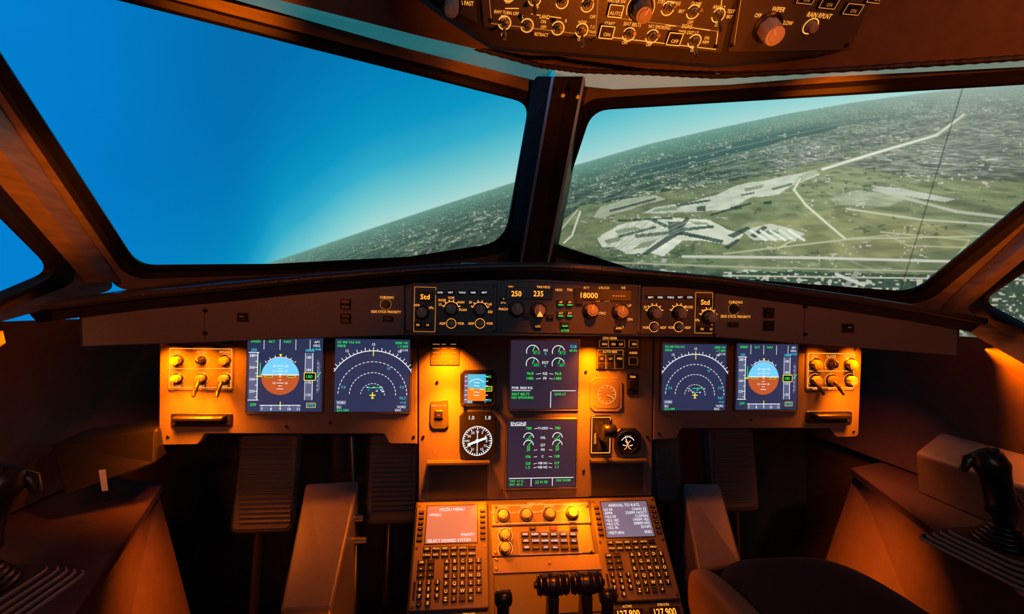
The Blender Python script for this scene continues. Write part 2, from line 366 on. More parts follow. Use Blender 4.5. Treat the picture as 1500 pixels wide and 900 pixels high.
xl=np.interp(Y,[120,430],[1413,1318]); sm_=np.clip(1.3-np.abs(X-xl),0,1)*.75*(Y<440); img*=(1-sm_[...,None])
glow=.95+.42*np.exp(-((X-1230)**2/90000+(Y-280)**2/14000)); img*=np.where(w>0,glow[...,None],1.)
Rn=np.array(RM); loc=np.stack([(X-750)/F,-(Y-450)/F,-np.ones_like(X)],-1)@Rn.T
cx,cy,R_=0.0,0.15,2.6; ox=CAM.x-cx; oy=CAM.y-cy
a_=loc[...,0]**2+loc[...,1]**2; b_=2*(ox*loc[...,0]+oy*loc[...,1]); c_=ox*ox+oy*oy-R_*R_
tt=(-b_+np.sqrt(b_*b_-4*a_*c_))/(2*a_); V=np.array(CAM)+loc*tt[...,None]
ny,nx=X.shape; idx=np.arange(nx*ny).reshape(ny,nx)
fq=np.stack([idx[:-1,:-1],idx[1:,:-1],idx[1:,1:],idx[:-1,1:]],-1).reshape(-1,4)
me=bpy.data.meshes.new('projection_screen'); me.vertices.add(nx*ny); me.vertices.foreach_set('co',V.reshape(-1).astype(np.float32))
me.loops.add(fq.size); me.loops.foreach_set('vertex_index',fq.reshape(-1).astype(np.int32))
me.polygons.add(len(fq)); me.polygons.foreach_set('loop_start',(np.arange(len(fq))*4).astype(np.int32))
me.update(calc_edges=True); me.validate()
ca=me.color_attributes.new('projected_view','FLOAT_COLOR','POINT'); ca.data.foreach_set('color',np.concatenate([img,np.ones(img.shape[:2]+(1,))],-1).reshape(-1).astype(np.float32))
sm=bpy.data.materials.new('projected_scenery'); sm.use_nodes=True; nt=sm.node_tree; nt.nodes.clear()
at=nt.nodes.new('ShaderNodeAttribute'); at.attribute_name='projected_view'; em=nt.nodes.new('ShaderNodeEmission'); ou=nt.nodes.new('ShaderNodeOutputMaterial')
nt.links.new(at.outputs['Color'],em.inputs[0]); nt.links.new(em.outputs[0],ou.inputs[0]); em.inputs[1].default_value=1.0
try: sm.cycles.emission_sampling='NONE'
except Exception: pass
me.materials.append(sm); so=bpy.data.objects.new('projection_screen',me); sc.collection.objects.link(so)
# ------------------------------------------------------------------ windows
fL=fr3(W(740,358,1.09),W(776,155,.80),W(200,392,.78))
fR=fr3(W(805,355,1.09),W(868,163,.78),W(1335,428,.78))
fSL=fr3(W(84,398,.70),W(0,312,.60),W(0,440,.63))
fSR=fr3(W(1432,443,.72),W(1500,398,.62),W(1500,482,.64))
def window(name,f,glass,outer,fm,up=.003,rv=.006):
    g_=G(name,f); gl=[f.P(*p) for p in fillet(glass)]; ol=[f.P(*p) for p in fillet(outer)]
    if area(gl)<0: gl=gl[::-1]; ol=ol[::-1]
    g1=offset(gl,-.005); g2=offset(gl,-.013); n=len(gl)
    def band(A,na,B,nb,m,sm=False):
        vs=[(*p,na) for p in A]+[(*p,nb) for p in B]
        g_.add(vs,[(i,(i+1)%n,n+(i+1)%n,n+i) for i in range(n)],m,sm)
    band(gl,-rv,gl,-.002,rubber); band(gl,-.002,g1,.0,rubber,True); band(g1,0,g2,-.001,rubber,True)
    g3=[(a[0]*.7+b[0]*.3,a[1]*.7+b[1]*.3) for a,b in zip(g2,ol)]
    band(g2,-.001,g3,up,framed,True); band(g3,up,ol,up,fm); band(ol,up,ol,-.04,framed)
    return g_
window('window_1',fL,[(-95,-65,30),(777,153,24),(740,357,34),(600,379,0),(400,390,0),(203,392,25)],
  [(-190,-130,30),(806,120,20),(766,386,20),(600,398,0),(400,410,0),(172,424,20)],frame).done()
window('window_2',fR,[(867,163,26),(1730,112,30),(1337,431,28),(1100,413,0),(930,398,0),(803,357,24)],
  [(838,122,20),(1830,50,30),(1378,464,20),(1100,432,0),(930,416,0),(782,388,20)],frame).done()
window('window_3',fSL,[(-250,55,20),(86,398,26),(-250,545,20)],[(-400,-330,20),(176,424,20),(-400,590,20)],frame,-.004,.010).done()
window('window_4',fSR,[(1430,443,20),(1800,190,20),(1800,640,20)],[(1372,462,20),(1950,-60,20),(1950,800,20)],frame,-.004,.010).done()
def sidepost(i,fa,A,B,fb,A2,B2):
    g_=G('trim_%d'%i); n_=10; vs=[]
    for k in range(n_+1):
        t_=k/n_; a=fa.Wp(A[0]+(B[0]-A[0])*t_,A[1]+(B[1]-A[1])*t_,.006); b=fb.Wp(A2[0]+(B2[0]-A2[0])*t_,A2[1]+(B2[1]-A2[1])*t_,.004); m_=(a+b)/2; m_=m_+(CAM-m_).normalized()*.012
        vs+=[a,m_,b]
    g_.addw(vs,[(3*k+j,3*k+j+1,3*k+j+4,3*k+j+3) for k in range(n_) for j in (0,1)],frame,False); g_.done()
sidepost(5,fL,(176,414),(-150,-60),fSL,(126,414),(-290,-60))
sidepost(6,fR,(1374,455),(1790,60),fSR,(1408,458),(1880,60))
gp=G('windshield_center_post')
bot=[742,760,764,785,800,804,812]; top=[780,808,812,833,854,858,866]
yb=[0,.03,.035,.02,.035,.03,0]
rows=[]
for k in range(9):
    t_=k/8; py=392+(112-392)*t_; rr=[]
    for i in range(7): rr.append(W(bot[i]*(1-t_)+top[i]*t_,py,1.085*(1-t_)+.735*t_-yb[i]))
    rows.append(rr)
mm=[rubber,silver,blackm,blackm,silver,framed]
for i in range(6):
    gp.addw([p for r in rows for p in (r[i],r[i+1])],[(2*k,2*k+1,2*k+3,2*k+2) for k in range(8)],mm[i])
for px,py in ((824,140),(846,142),(775,380),(800,380)):
    p=W(px,py,.70 if py<300 else 1.04); gp.loft([tuple(p),tuple(p+Vector((0,-.004,-.002)))],[.004,.003],dsteel,10,True)
gp.done()
def strip_quads(g_,f,lo,hi,n0,n1,m):
    vs=[]
    for a,b in zip(lo,hi): vs+=[f.Wp(*a,n0),f.Wp(*b,n1)]
    g_.addw(vs,[(2*i,2*i+2,2*i+3,2*i+1) for i in range(len(lo)-1)],m)
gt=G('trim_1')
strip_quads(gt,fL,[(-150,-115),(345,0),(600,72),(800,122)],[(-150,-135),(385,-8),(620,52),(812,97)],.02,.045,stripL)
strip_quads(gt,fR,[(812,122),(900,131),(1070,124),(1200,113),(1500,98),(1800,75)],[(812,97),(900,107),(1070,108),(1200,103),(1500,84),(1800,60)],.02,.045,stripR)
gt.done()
gc=G('ceiling')
strip_quads(gc,fL,[(-150,-133),(385,-6),(620,54),(830,102)],[(-150,-460),(372,-300),(620,-250),(830,-200)],.046,.05,liner)
strip_quads(gc,fR,[(812,102),(900,109),(1200,105),(1500,86),(1800,62)],[(812,-200),(900,-220),(1200,-250),(1500,-280),(1800,-300)],.046,.05,liner)
gc.done()
gk=G('trim_2')
pts=[(380,-30,.58),(520,18,.62),(680,66,.64),(790,96,.65),(850,104,.65),(950,107,.64),(1050,112,.60),(1250,101,.53),(1420,90,.47),(1560,80,.43)]
dn=[]
for i in range(len(pts)-1):
    for k in range(14):
        t_=k/14; a=pts[i];b=pts[i+1]; dn.append(W(*[a[j]*(1-t_)+b[j]*t_ for j in range(3)]))
gk.loft([tuple(p) for p in dn],[.0030+.0009*(i%2) for i in range(len(dn))],blackm,8,True,False)
gk.done()
# ------------------------------------------------------------------ overhead panel
fO=Fr(W(895,60,.53),(1,0,0),(0,-.80,.60))
go=G('overhead_panel',fO)
go.poly([(540,-160,10),(560,-40,10),(640,28,10),(720,80,10),(1050,107,10),(1250,86,10),(1345,-8,10),(1370,-160,10)],-.07,-.004,blackm,.008)
go.poly([(690,-150),(708,40,4),(1057,79,4),(1110,-150)],-.004,0,panel2,.001)
go.poly([(1116,-150),(1066,77,4),(1262,74,6),(1330,-15,4),(1345,-150)],-.004,0,panel2,.001)
go.poly([(560,-150),(575,-35,4),(700,36,4),(684,-150)],-.004,0,panel2,.001)
for p in ((718,30),(1048,68),(870,58),(1072,66),(1240,66)):
    u,v=fO.P(*p); go.rev(u,v,[(.003,0),(.0025,.001)],black,10)
def OL(pts,t=1.1,m=amb):
    for i in range(len(pts)-1): go.line(*pts[i],*pts[i+1],t,.0008,m)
OL([(712,-60),(720,34),(872,52),(880,-60)],.9,ambd); OL([(876,52),(1048,72),(1062,-40)],1.0,amb); OL([(740,12),(760,12)]); OL([(778,20),(790,22)]); OL([(806,24),(822,26)])
OL([(905,26),(1055,46)],.8,ambd); OL([(990,38),(975,36)]);OL([(1012,40),(1040,44)]); OL([(1075,66),(1088,-20)],.8,ambd)
for i,(x,y) in enumerate([(783,-2),(823,2),(860,7),(739,33),(772,37),(817,41),(852,44),(921,50),(955,53),(1017,60),(978,12),(1015,17),(1052,22),(745,-8)]):
    go.toggle(x,y,1 if i%3 else -1,1.0)
for x,y,l in ((901,14,'AUTO'),(888,45,'ON'),(987,55,'OFF')):
    go.rect(x-11,y-10,x+11,y+10,0,.004,black,.001); go.frame(x-10,y-9,x+10,y+9,1.2,.0046,amb); go.t(x,y+3,l,5,amb,.0048)
go.knob(938,12,13,.02,knobg,ang=70)
u,v=fO.P(938,12); go.arc(u,v,fO.S(938,12)*20,-30,210,.0008,.001,amb,20)
go.knob(1124,40,15,.024,knobl,ang=130); go.knob(662,4,11,.022,knobl,ang=100)
u,v=fO.P(1187,38); go.arc(u,v,fO.S(1187,38)*10,0,360,.0012,.001,amb,20); go.rev(u,v,[(.006,0),(.006,.008),(.004,.01)],knobg,16,True)
for x,y in ((1165,-12),(1180,-4),(1213,3),(1248,12),(1283,-5)):
    go.rect(x-14,y-9,x+14,y+9,0,.003,black,.001); go.frame(x-12,y-8,x+12,y+8,1.1,.0036,ambd); go.t(x,y+2,'ON',4.5,ambd,.004)
for x,y,s_,h in ((742,18,'RWY TURN OFF',5.2),(737,24,'ON',5),(798,24,'LAND',6),(766,24,'L',5),(829,30,'R',5),(796,31,'ON',5),(796,39,'OFF',5),(793,50,'RETRACT',5),(738,50,'OFF',5),(853,32,'NOSE',5),(868,39,'T.O.',4.5),(867,46,'TAXI',4.5),(850,57,'OFF',5),(893,34,'START',5.4),(980,3,'STBY COMPASS',5.2),(926,35,'SEAT BELTS',5.4),(966,39,'NO SMOKING',5.4),(1006,38,'SIGNS',6),(1008,47,'EMER EXIT LT',5.2),(915,62,'OFF',5),(950,65,'OFF',5),(1015,73,'OFF',5),(1035,55,'ON',5),(1033,61,'ARM',5),(1020,5,'DOME',5.4),(1053,10,'ANN LT',5.4),(1070,16,'TEST',5.4),(1068,24,'BRT',5),(1051,36,'DIM',5),(1011,32,'OFF',5),(998,16,'BRT',5),(925,27,'OFF',5),(903,1,'MASTER SW',5.2),(1140,13,'WIPER',7),(1110,22,'OFF',6),(1153,33,'SLOW',6),(1139,48,'FAST',6),(1200,22,'RAIN RPLNT',7),(684,4,'& FAST',6.5),(785,10,'OFF',5),(868,24,'OFF',5),(744,2,'OFF',5)):
    go.t(x,y,s_,h*.9,amb,sx=.76)
OL([(1135,18),(1132,24)],.8); OL([(1140,34),(1146,33)],.8)
go.done()
# ------------------------------------------------------------------ glareshield
YG=.73
fG=Fr((0,YG,CAM.z),(1,0,0),(0,0,1))
gg=G('glareshield',fG)
gg.poly([(594,402),(830,398),(1046,412),(1046,494),(594,491)],-.03,0,glare,.001)
gg.poly([(592,404),(592,491),(118,508),(116,456)],-.03,-.003,glare,.001)
gg.poly([(1048,414),(1048,494),(1404,521),(1406,474)],-.03,-.003,glare,.001)
for x0,y0,x1,y1 in ((603,416,723,488),(727,414,934,489),(938,421,1044,491)):
    gg.rect(x0,y0,x1,y1,0,.0025,panel2,.0008,3)
gg.frame(607,421,638,486,.9,.003,ambd); gg.frame(1017,429,1042,488,.9,.003,ambd)
brow=[(36,452),(110,443),(200,432),(330,420),(450,408),(560,399),(620,394),(720,390),(790,389),(860,393),(960,401),(1050,409),(1150,423),(1250,437),(1350,453),(1442,470)]
YB=.71
B0=[W(x,y+1,YB) for x,y in brow]
gg.loft([tuple(p) for p in B0],[.0065]*len(B0),pad,10,True)
rear=[]
rp=[(60,440),(150,430),(190,424),(330,408),(450,402),(560,394),(620,390),(720,386),(790,385),(860,389),(960,397),(1050,406),(1150,421),(1250,435),(1340,448),(1400,462)]
for (x,y),p in zip(rp,B0):
    a=abs(p.x)/.75; rear.append(W(x,y,max(.74,1.11-.36*a)))
n=len(B0)
gg.addw([p for a,b in zip(B0,rear) for p in (a,b)],[(2*i,2*i+2,2*i+3,2*i+1) for i in range(n-1)],pad,True)
B2=[Vector((p.x,YG+.0,p.z-.02)) for p in B0]
gg.addw([p for a,b in zip(B0,B2) for p in (a,b)],[(2*i,2*i+2,2*i+3,2*i+1) for i in range(n-1)],blackm)
und=[(118,508),(594,491),(820,493),(1046,494),(1404,521)]
U0=[W(x,y,YG+.028) for x,y in und]; U1=[Vector((p.x,.985,p.z+.012)) for p in U0]
gg.addw([p for a,b in zip(U0,U1) for p in (a,b)],[(2*i,2*i+1,2*i+3,2*i+2) for i in range(4)],blackm)
for e in (0,-1):
    a=W(118,508,YG) if e==0 else W(1404,521,YG); b=W(116,456,YG) if e==0 else W(1406,474,YG)
    gg.addw([a,b,b+Vector((0,.2,0)),a+Vector((0,.2,0))],[(0,1,2,3)],glare)
def seg(x,y,t_,h,w): gg.rect(x-w/2,y-h*.85,x+w/2,y+h*.85,.0025,.004,black,.0006); gg.t(x,y,t_,h,ambb,.0046,sx=1.05)
seg(623,435,'Std',7.5,24); seg(1031,443,'Std',7,22)
for i,x in enumerate((645,660,677,693,709)): gg.button(x,429,11,5,['CSTR','WPT','VOR.D','NDB','ARPT'][i],lh=2.6,lm=ewh,n=.0025)
for i,x in enumerate((950,964,979,993,1007)): gg.button(x,436,10,5,['ARPT','NDB','VOR.D','WPT','CSTR'][i],lh=2.6,lm=ewh,n=.0025)
KN=dict(n=.0025,h=.016)
for x,y,r,a in ((619,458,8,90),(661,453,7.5,120),(703,454,7.5,60),(756,453,9,90),(788,455,9,90),(864,455,9,90),(907,457,9,90),(957,459,7.5,110),(993,459,7.5,60),(1036,465,7.5,90)):
    gg.knob(x,y,r,KN['h'],knobg,n=.0025,ang=a)
    u,v=fG.P(x,y); S=fG.S(x,y)
    if r<8:
        for aa in range(20,170,28):
            q_=math.radians(aa); gg.ln(u+S*11*math.cos(q_),v+S*11*math.sin(q_),u+S*14*math.cos(q_),v+S*14*math.sin(q_),S*1.2,.0034,amb)
        gg.arc(u,v,S*11,15,165,S*.7,.0034,amb,14)
for x,y in ((661,474),(703,474),(957,479),(993,479)): gg.knob(x,y,4.5,.012,knobg,n=.0025,ang=45); u,v=fG.P(x,y); gg.arc(u,v,fG.S(x,y)*7,0,360,.0007,.0034,amb,16)
for x,y,s_ in ((648,474,'ADF'),(675,474,'VOR'),(690,474,'ADF'),(717,474,'VOR'),(945,480,'VOR'),(970,480,'ADF'),(982,480,'VOR'),(1006,480,'ADF'),(648,440,'ROSE'),(661,436.5,'VOR'),(676,443,'NAV'),(678,454,'PLAN'),(645,446,'LS'),(717,446,'160'),(718,457,'320'),(689,443,'20'),(737,443,'SPD'),(737,453,'MACH'),(748,421,'SPD'),(800,421,'HDG'),(790,421,'TRK'),(858,422,'ALT'),(884,422,'LVL/CH'),(912,422,'V/S'),(875,440,'100'),(888,440,'1000'),(879,459,'METRIC'),(921,448,'UP'),(922,468,'DN'),(818,425,'HDG'),(834,425,'TRK'),(567,436,'CHRONO'),(566,457,'SIDE STICK PRIORITY'),(1076,443,'CHRONO'),(1076,464,'SIDE STICK PRIORITY'),(1031,455,'inHg'),(1020,469,'hPa'),(611,447,'inHg'),(632,451,'hPa'),(944,450,'20'),(1008,450,'ROSE'),(906,479,'EXPED')):
    gg.t(x,y,s_,3.6,amb,.0034)
for x,y in ((565,446),(1075,453)): gg.knob(x,y,5.5,.01,black,n=-.002,mark=False); u,v=fG.P(x,y); gg.arc(u,v,fG.S(x,y)*8,0,360,.0006,.0,ambd,16)
for x,y in ((568,467),(506,442),(506,450),(506,463),(506,470),(1075,476),(1127,455),(1127,462),(1127,474),(1127,481)):
    gg.button(x,y,14,7,n=-.003,mat=black)
for x,y in ((355,465),(1243,481)): gg.button(x,y,15,12,n=-.003,mat=black); gg.t(x,y-2,'- -',4,ambd,.003)
gg.rect(741,422,809,439,.0025,.0042,black,.0008,2); gg.t(756,430.5,'250',7.8,ambb,.0048); gg.t(788,430.5,'235',7.8,ambb,.0048)
gg.rect(840,424,924,441,.0025,.0042,black,.0008,2); gg.t(862,433,'18000',7.8,ambb,.0048,sx=1.0); gg.t(905,433,'- - - - -',5,ambb,.0048)
for x,y in ((820,444),(833,444),(820,460),(833,460)): gg.button(x,y,10,8,n=.0025); gg.t(x,y-1,'AP' if y<450 else 'A/T',3,amb,.0085)
for x in (820,833):
    for y in (447,463): gg.rect(x-3.5,y-.6,x+3.5,y+.6,.003,.0086,egb)
gg.button(826,475,12,8,n=.0025); gg.rect(822,477,830,478.2,.003,.009,egb); gg.t(826,484,'A/THR',3.2,egb,.009)
for x,y,s_ in ((737,438,'+'),(770,462,''),(805,464,''),(787,478,'LOC'),(904,481,'APPR'),(613,476,'FD'),(627,476,'LS'),(1025,482,'FD'),(1038,482,'LS'),(847,443,'')):
    gg.button(x,y,10,7,s_ or None,n=.0025,lh=3)
u,v=fG.P(788,462); gg.add([(u-.005,v-.002,.02),(u+.005,v-.002,.02),(u,v+.007,.02)],[(0,1,2)],amb)
for p in ((598,420),(598,486),(724,417),(724,486),(936,420),(936,488),(1046,424),(1046,490),(300,455),(300,488),(1180,450),(1180,490)):
    u,v=fG.P(*p); gg.rev(u,v,[(.0028,-.004),(.0028,.002),(.002,.003)],black,10)
for x in (298,1180): gg.line(x,448,x,499,.8,-.0026,blackm)
gg.done()
gb=G('sunvisor_rail')
a=W(675,388,.95); b=W(812,391,.95); gb.loft([tuple(a),tuple(b)],[.004,.004],silver,8,True)
for t_ in (.1,.9):
    p=a*(1-t_)+b*t_; gb.loft([tuple(p),tuple(p+Vector((0,.02,-.02)))],[.004,.004],black,8,True)
gb.done()
# ------------------------------------------------------------------ main instrument panel
fP=Fr((0,1.0,CAM.z),(1,0,0),(0,0,1))
gm=G('main_instrument_panel',fP)
gm.poly([(234,470),(611,470),(611,651),(570,651,4),(563,636,4),(300,636,4),(290,652,4),(232,653,8)],-.02,0,panel,.002)
gm.poly([(613,470),(957,470),(955,727),(613,736)],-.02,-.001,panel,.0015)
gm.poly([(959,470),(1264,480),(1258,641,8),(1224,641,4),(1216,628,4),(998,628,4),(991,643,4),(957,645)],-.02,0,panel,.002)
for p in ((246,500),(246,640),(350,500),(484,500),(484,620),(606,500),(606,640),(620,505),(620,640),(620,720),(735,505),(735,720),(855,690),(948,505),(948,640),(965,505),(1070,505),(1172,508),(1252,512),(1250,632),(965,635),(640,560),(729,600),(858,545),(420,625),(1100,615)):
    u,v=fP.P(*p); gm.rev(u,v,[(.0034,0),(.0034,.001),(.003,.0016)],dsteel,10)
def litpanel(x0,y0,x1,y1,kx,ky0,ky1):
    gm.rect(x0,y0,x1,y1,0,.003,panel,.001,4); gm.frame(x0+3,y0+3,x1-3,y1-4,1.,.0035,amb); gm.line(x0+3,(y0+y1)/2,x1-3,(y0+y1)/2,1.,.0035,amb)
    for i,x in enumerate(kx):
        gm.knob(x,ky0,7 if i!=1 else 5,.014,knobg if i!=1 else black,n=.003,ang=120); gm.knob(x,ky1,6.5,.014,knobl if i!=1 else knobg,n=.003,ang=60)
        u,v=fP.P(x,ky0); gm.arc(u,v,fP.S(x,ky0)*9.5,-40,220,.001,.0036,amb,16); u,v=fP.P(x,ky1); gm.arc(u,v,fP.S(x,ky1)*9,-40,220,.001,.0036,amb,16)
        gm.t(x,ky0-12,['PFD','OUTER','PFD/ND'][i],3.6,amb,.0036)
        gm.t(x,ky1+12,['OFF','BRT','XFR'][i],3.6,amb,.0036)
litpanel(247,508,343,572,(262,297,331),528,554)
litpanel(1179,515,1252,572,(1192,1216,1243),534,557)
for x in (297,330,1186,1214):
    u,v=fP.P(x,562); gm.loft([(u,v+.01,.012),(u+.003,v-.012,.035),(u+.004,v-.02,.04)],[.004,.0045,.003],black,10)
for x0,x1,y0,y1 in ((251,341,606,625),(1180,1247,603,620)):
    gm.rect(x0,y0,x1,y1,0,.003,black,.001,3); gm.rect(x0+8,y0+2,x1-8,y0+9,.003,.02,black,.003,2); gm.rect(x0+4,y1-5,x1-4,y1-2,.003,.005,blackm)
    gm.line(x0,y0-1,x1,y0-1,1.,.0035,ambd)
gm.button(333,501,12,9,mat=black); gm.button(1175,512,10,8,mat=black)
gm.rect(631,500,673,535,0,.0015,panel2,.0005)
for i in range(5):
    for j,w_ in enumerate((10,6,8)): gm.rect(634+j*13,504+i*6,634+j*13+w_,505+i*6,.0015,.002,ambd)
gm.poly([(631,588,3),(656,585,3),(657,624,3),(652,628,3),(634,628,3),(630,622,3)],0,.004,panel2,.001)
gm.button(643,606,11,11,mat=black,n=.004); gm.rect(641,606,645,608,.009,.0095,ered); gm.t(643,594,'TERR ON ND',3,amb,.0046)
gm.rect(626,674,717,732,0,.002,panel,.001); gm.rect(629,677,714,729,.002,.004,panel2); gm.rect(626,674,717,677,.002,.02,panel2)
gm.rect(863,671,944,726,0,.002,panel,.001); gm.rect(866,674,941,723,.002,.004,panel2); gm.rect(863,671,944,674,.002,.02,panel2)
gm.rect(873,494,913,541,0,.002,panel2,.0008); gm.rect(917,494,938,541,0,.002,panel2,.0008)
gm.frame(875,513,912,540,.8,.0026,ambd)
for x,y,l in ((884,504,'FAN'),(897,504,'ON'),(908,504,'LO'),(927,504,'ON'),(880,525,'HI'),(893,525,'LO'),(906,525,'MED'),(880,535,''),(893,535,''),(906,535,''),(927,529,'')):
    gm.button(x,y,9.5,8,l or None,n=.002,lh=3,lm=amb,mat=black); gm.frame(x-6,y-5,x+6,y+5,.8,.003,ambd)
gm.t(893,495.5,'LDG GEAR',3.4,amb,.003); gm.t(893,515.5,'AUTO BRK',3.4,amb,.003); gm.t(927,517,'A/SKID',3,amb,.003)
gm.rect(918,548,935,578,0,.003,black,.001,2); gm.button(926,563,11,11,n=.003,mat=black); gm.t(926,552,'TERR',3,amb,.0036)
gm.poly([(870,553),(905,553),(911,560),(911,597),(905,603),(870,603),(864,597),(864,560)],0,.003,panel,.001)
gm.poly([(874,558),(901,558),(906,563),(906,594),(901,598),(874,598),(869,594),(869,563)],.003,.004,panel,.0005)
u,v=fP.P(888,578); S=fP.S(888,578); gm.arc(u,v,S*13,0,360,.001,.0046,amb,24)
for i in range(12): a=math.radians(i*30); gm.ln(u+S*9*math.cos(a),v+S*9*math.sin(a),u+S*12*math.cos(a),v+S*12*math.sin(a),.0012,.0046,amb)
gm.ln(u,v,u+S*9,v-S*4,.0014,.005,amb)
gm.done()
def display(name,x0,y0,x1,y1,bg):
    g_=G(name,fP); g_.rect(x0-3,y0-3,x1+3,y1+3,.0,.004,black,.0012,3); g_.frame(x0-1.6,y0-1.6,x1+1.6,y1+1.6,1.1,.0046,silver)
    u0,v0,u1,v1=g_.uvrect(x0,y0,x1,y1); g_.add([(u0,v0,.0045),(u1,v0,.0045),(u1,v1,.0045),(u0,v1,.0045)],[(0,1,2,3)],bg)
    return g_,D(g_,x0,y0,x1,y1,.0047,100.,100.)
def pfd(x0,y0,x1,y1):
    g_,d=display('primary_flight_display',x0,y0,x1,y1,ebg)
    cx_,cy_,r=44,52,25
    d.circ(cx_,cy_,r,esky,4,176,28); d.circ(cx_,cy_,r,ebr,176,364,28); d.line(cx_-r,cy_-2,cx_+r,cy_-2,.9,ewh)
    for i,w_ in ((-14,9),(-10.5,4),(-7,9),(-3.5,4),(5,4),(9,9),(13,4),(17,9)): d.line(cx_-w_/2,cy_+i,cx_+w_/2,cy_+i,.7,ewh)
    d.t(cx_-8,cy_-7,'10',3,ewh);d.t(cx_+8,cy_-7,'10',3,ewh);d.t(cx_-8,cy_-14,'20',3,ewh);d.t(cx_+8,cy_-14,'20',3,ewh);d.t(cx_-8,cy_+9,'10',3,ewh);d.t(cx_+8,cy_+9,'10',3,ewh)
    d.arc(cx_,cy_,r+1.5,50,130,.8,ewh)
    for a in range(45,136,15): 
        q_=math.radians(a); d.line(cx_+(r+1)*math.cos(q_),cy_-(r+1)*math.sin(q_),cx_+(r+4)*math.cos(q_),cy_-(r+4)*math.sin(q_),.7,ewh)
    d.pg([(cx_-2,cy_-r-5),(cx_+2,cy_-r-5),(cx_,cy_-r-1)],eye)
    d.fill(cx_-20,cy_-1.2,cx_-10,cy_+.8,eblk); d.box(cx_-20,cy_-1.2,cx_-10,cy_+.8,.6,eye); d.fill(cx_+10,cy_-1.2,cx_+20,cy_+.8,eblk); d.box(cx_+10,cy_-1.2,cx_+20,cy_+.8,.6,eye); d.box(cx_-1,cy_-1,cx_+1,cy_+1,.7,eye)
    d.fill(3,20,14,84,etp); d.line(14,20,14,84,.9,ewh); d.line(2,20,16,20,.8,ewh); d.line(2,84,16,84,.8,ewh)
    for i in range(8): d.line(11,24+i*8,14,24+i*8,.7,ewh)
    for i,s_ in enumerate(('280','260','240','220')): d.t(7,24+i*16,s_,3.6,ewh)
    d.line(12,52,20,52,1.4,eye); d.line(17.5,34,17.5,52,.8,egr)
    d.fill(77,20,87,84,etp); d.line(87,20,87,84,.8,ewh); d.line(77,20,77,84,.5,ewh)
    for i,s_ in enumerate(('185','180','175','170')): d.t(82,26+i*17,s_,3.6,ewh)
    d.fill(76,47,91,57,eblk); d.box(76,47,91,57,.9,eye); d.t(83,52,'180',4.6,egr)
    d.pg([(93,28),(97,34),(97,70),(93,76)],etp); d.line(93.5,52,98,46,1,egr)
    for i in range(7): d.line(93,34+i*6,94.5,34+i*6,.6,ewh)
    d.fill(18,91,72,99,etp); d.line(18,91,72,91,.8,ewh); d.line(45,86,45,94,1,eye)
    for i,s_ in enumerate(('7','8','9','10','11')): d.t(21+i*12,96,s_,3.6,ewh); d.line(21+i*12,91,21+i*12,93,.6,ewh)
    for x in (22,43,64,83): d.line(x,2,x,16,.5,ewh)
    d.t(11,5,'SPEED',3.4,egr); d.t(32,5,'ALT',3.4,egr); d.t(53,5,'NAV',3.4,egr); d.t(92,5,'AP1',3.2,ewh); d.t(92,10,'1FD2',3.2,ewh); d.t(92,15,'A/THR',3.,ecy); d.t(9,16.5,'250',3.6,ecy); d.t(83,16.5,'18000',3.6,ecy)
    d.t(9,90,'.529',3.8,egr); d.t(86,91,'STD',3.8,ecy); d.box(80,88,92,94,.5,eye)
    g_.done()
pfd(363,495,473,603)
pfd(1077,504,1166,600)
def nd(x0,y0,x1,y1):
    g_,d=display('navigation_display',x0,y0,x1,y1,ebg)
    cx_,cy_=51,77
    d.arc(cx_,cy_,61,32,148,.9,ewh,40)
    for a in range(35,150,5):
        q_=math.radians(a); L=5 if a%10==0 else 2.8; d.line(cx_+61*math.cos(q_),cy_-61*math.sin(q_),cx_+(61+L)*math.cos(q_),cy_-(61+L)*math.sin(q_),.7,ewh)
        if a%30==0: d.t(cx_+70*math.cos(q_),cy_-70*math.sin(q_),str(int(24-a/10)),3.6,ewh)
    d.dash(cx_,cy_,46,0,180,.7,ewh,26); d.dash(cx_,cy_,31,0,180,.7,ewh,20); d.dash(cx_,cy_,16,0,180,.6,ewh,12)
    d.line(cx_,cy_-64,cx_,cy_-54,1.,eye)
    d.line(cx_,cy_-4,cx_,cy_+5,1.3,eye); d.line(cx_-4,cy_,cx_+4,cy_,1.3,eye); d.line(cx_-2,cy_+4,cx_+2,cy_+4,1,eye)
    for i in range(14): x=cx_-12+random.random()*26; y=cy_-12+random.random()*8; d.fill(x,y,x+1.+random.random()*2,y+.9,ewh if i%3 else ecy)
    d.line(cx_-4,cy_-10,cx_+12,cy_-11,.8,egr)
    d.t(3,4.5,'GS 408 TAS 410',3.2,egr,'L'); d.t(3,9.5,'005/8',3.4,egr,'L'); d.t(97,4.5,'3000 101',3.4,egr,'R'); d.t(97,9.5,'1.7 NM',3.4,egr,'R'); d.t(97,14.5,'21:14',3.2,ewh,'R')
    d.t(12,66,'7.5',3.6,ecy); d.t(90,66,'7.5',3.6,ecy); d.t(72,40,'15',3.4,ecy)
    d.fill(3,84,16,90,etp); d.t(4,87,'VOR1',3.3,ewh,'L'); d.t(4,93,'SLI',3.6,ewh,'L'); d.t(4,97.5,'23.5 NM',3.2,egr,'L'); d.t(96,81,'TILT',3.4,ecy,'R'); d.t(96,87,'+1.0',3.2,ecy,'R'); d.t(96,93,'VOR2',3.3,ewh,'R'); d.t(90,97.5,'SXC',3.3,ewh,'R')
    g_.done()
nd(491,497,600,603); nd(969,504,1062,601)
g_,d=display('engine_warning_display',747,499,846,599,ebg2)
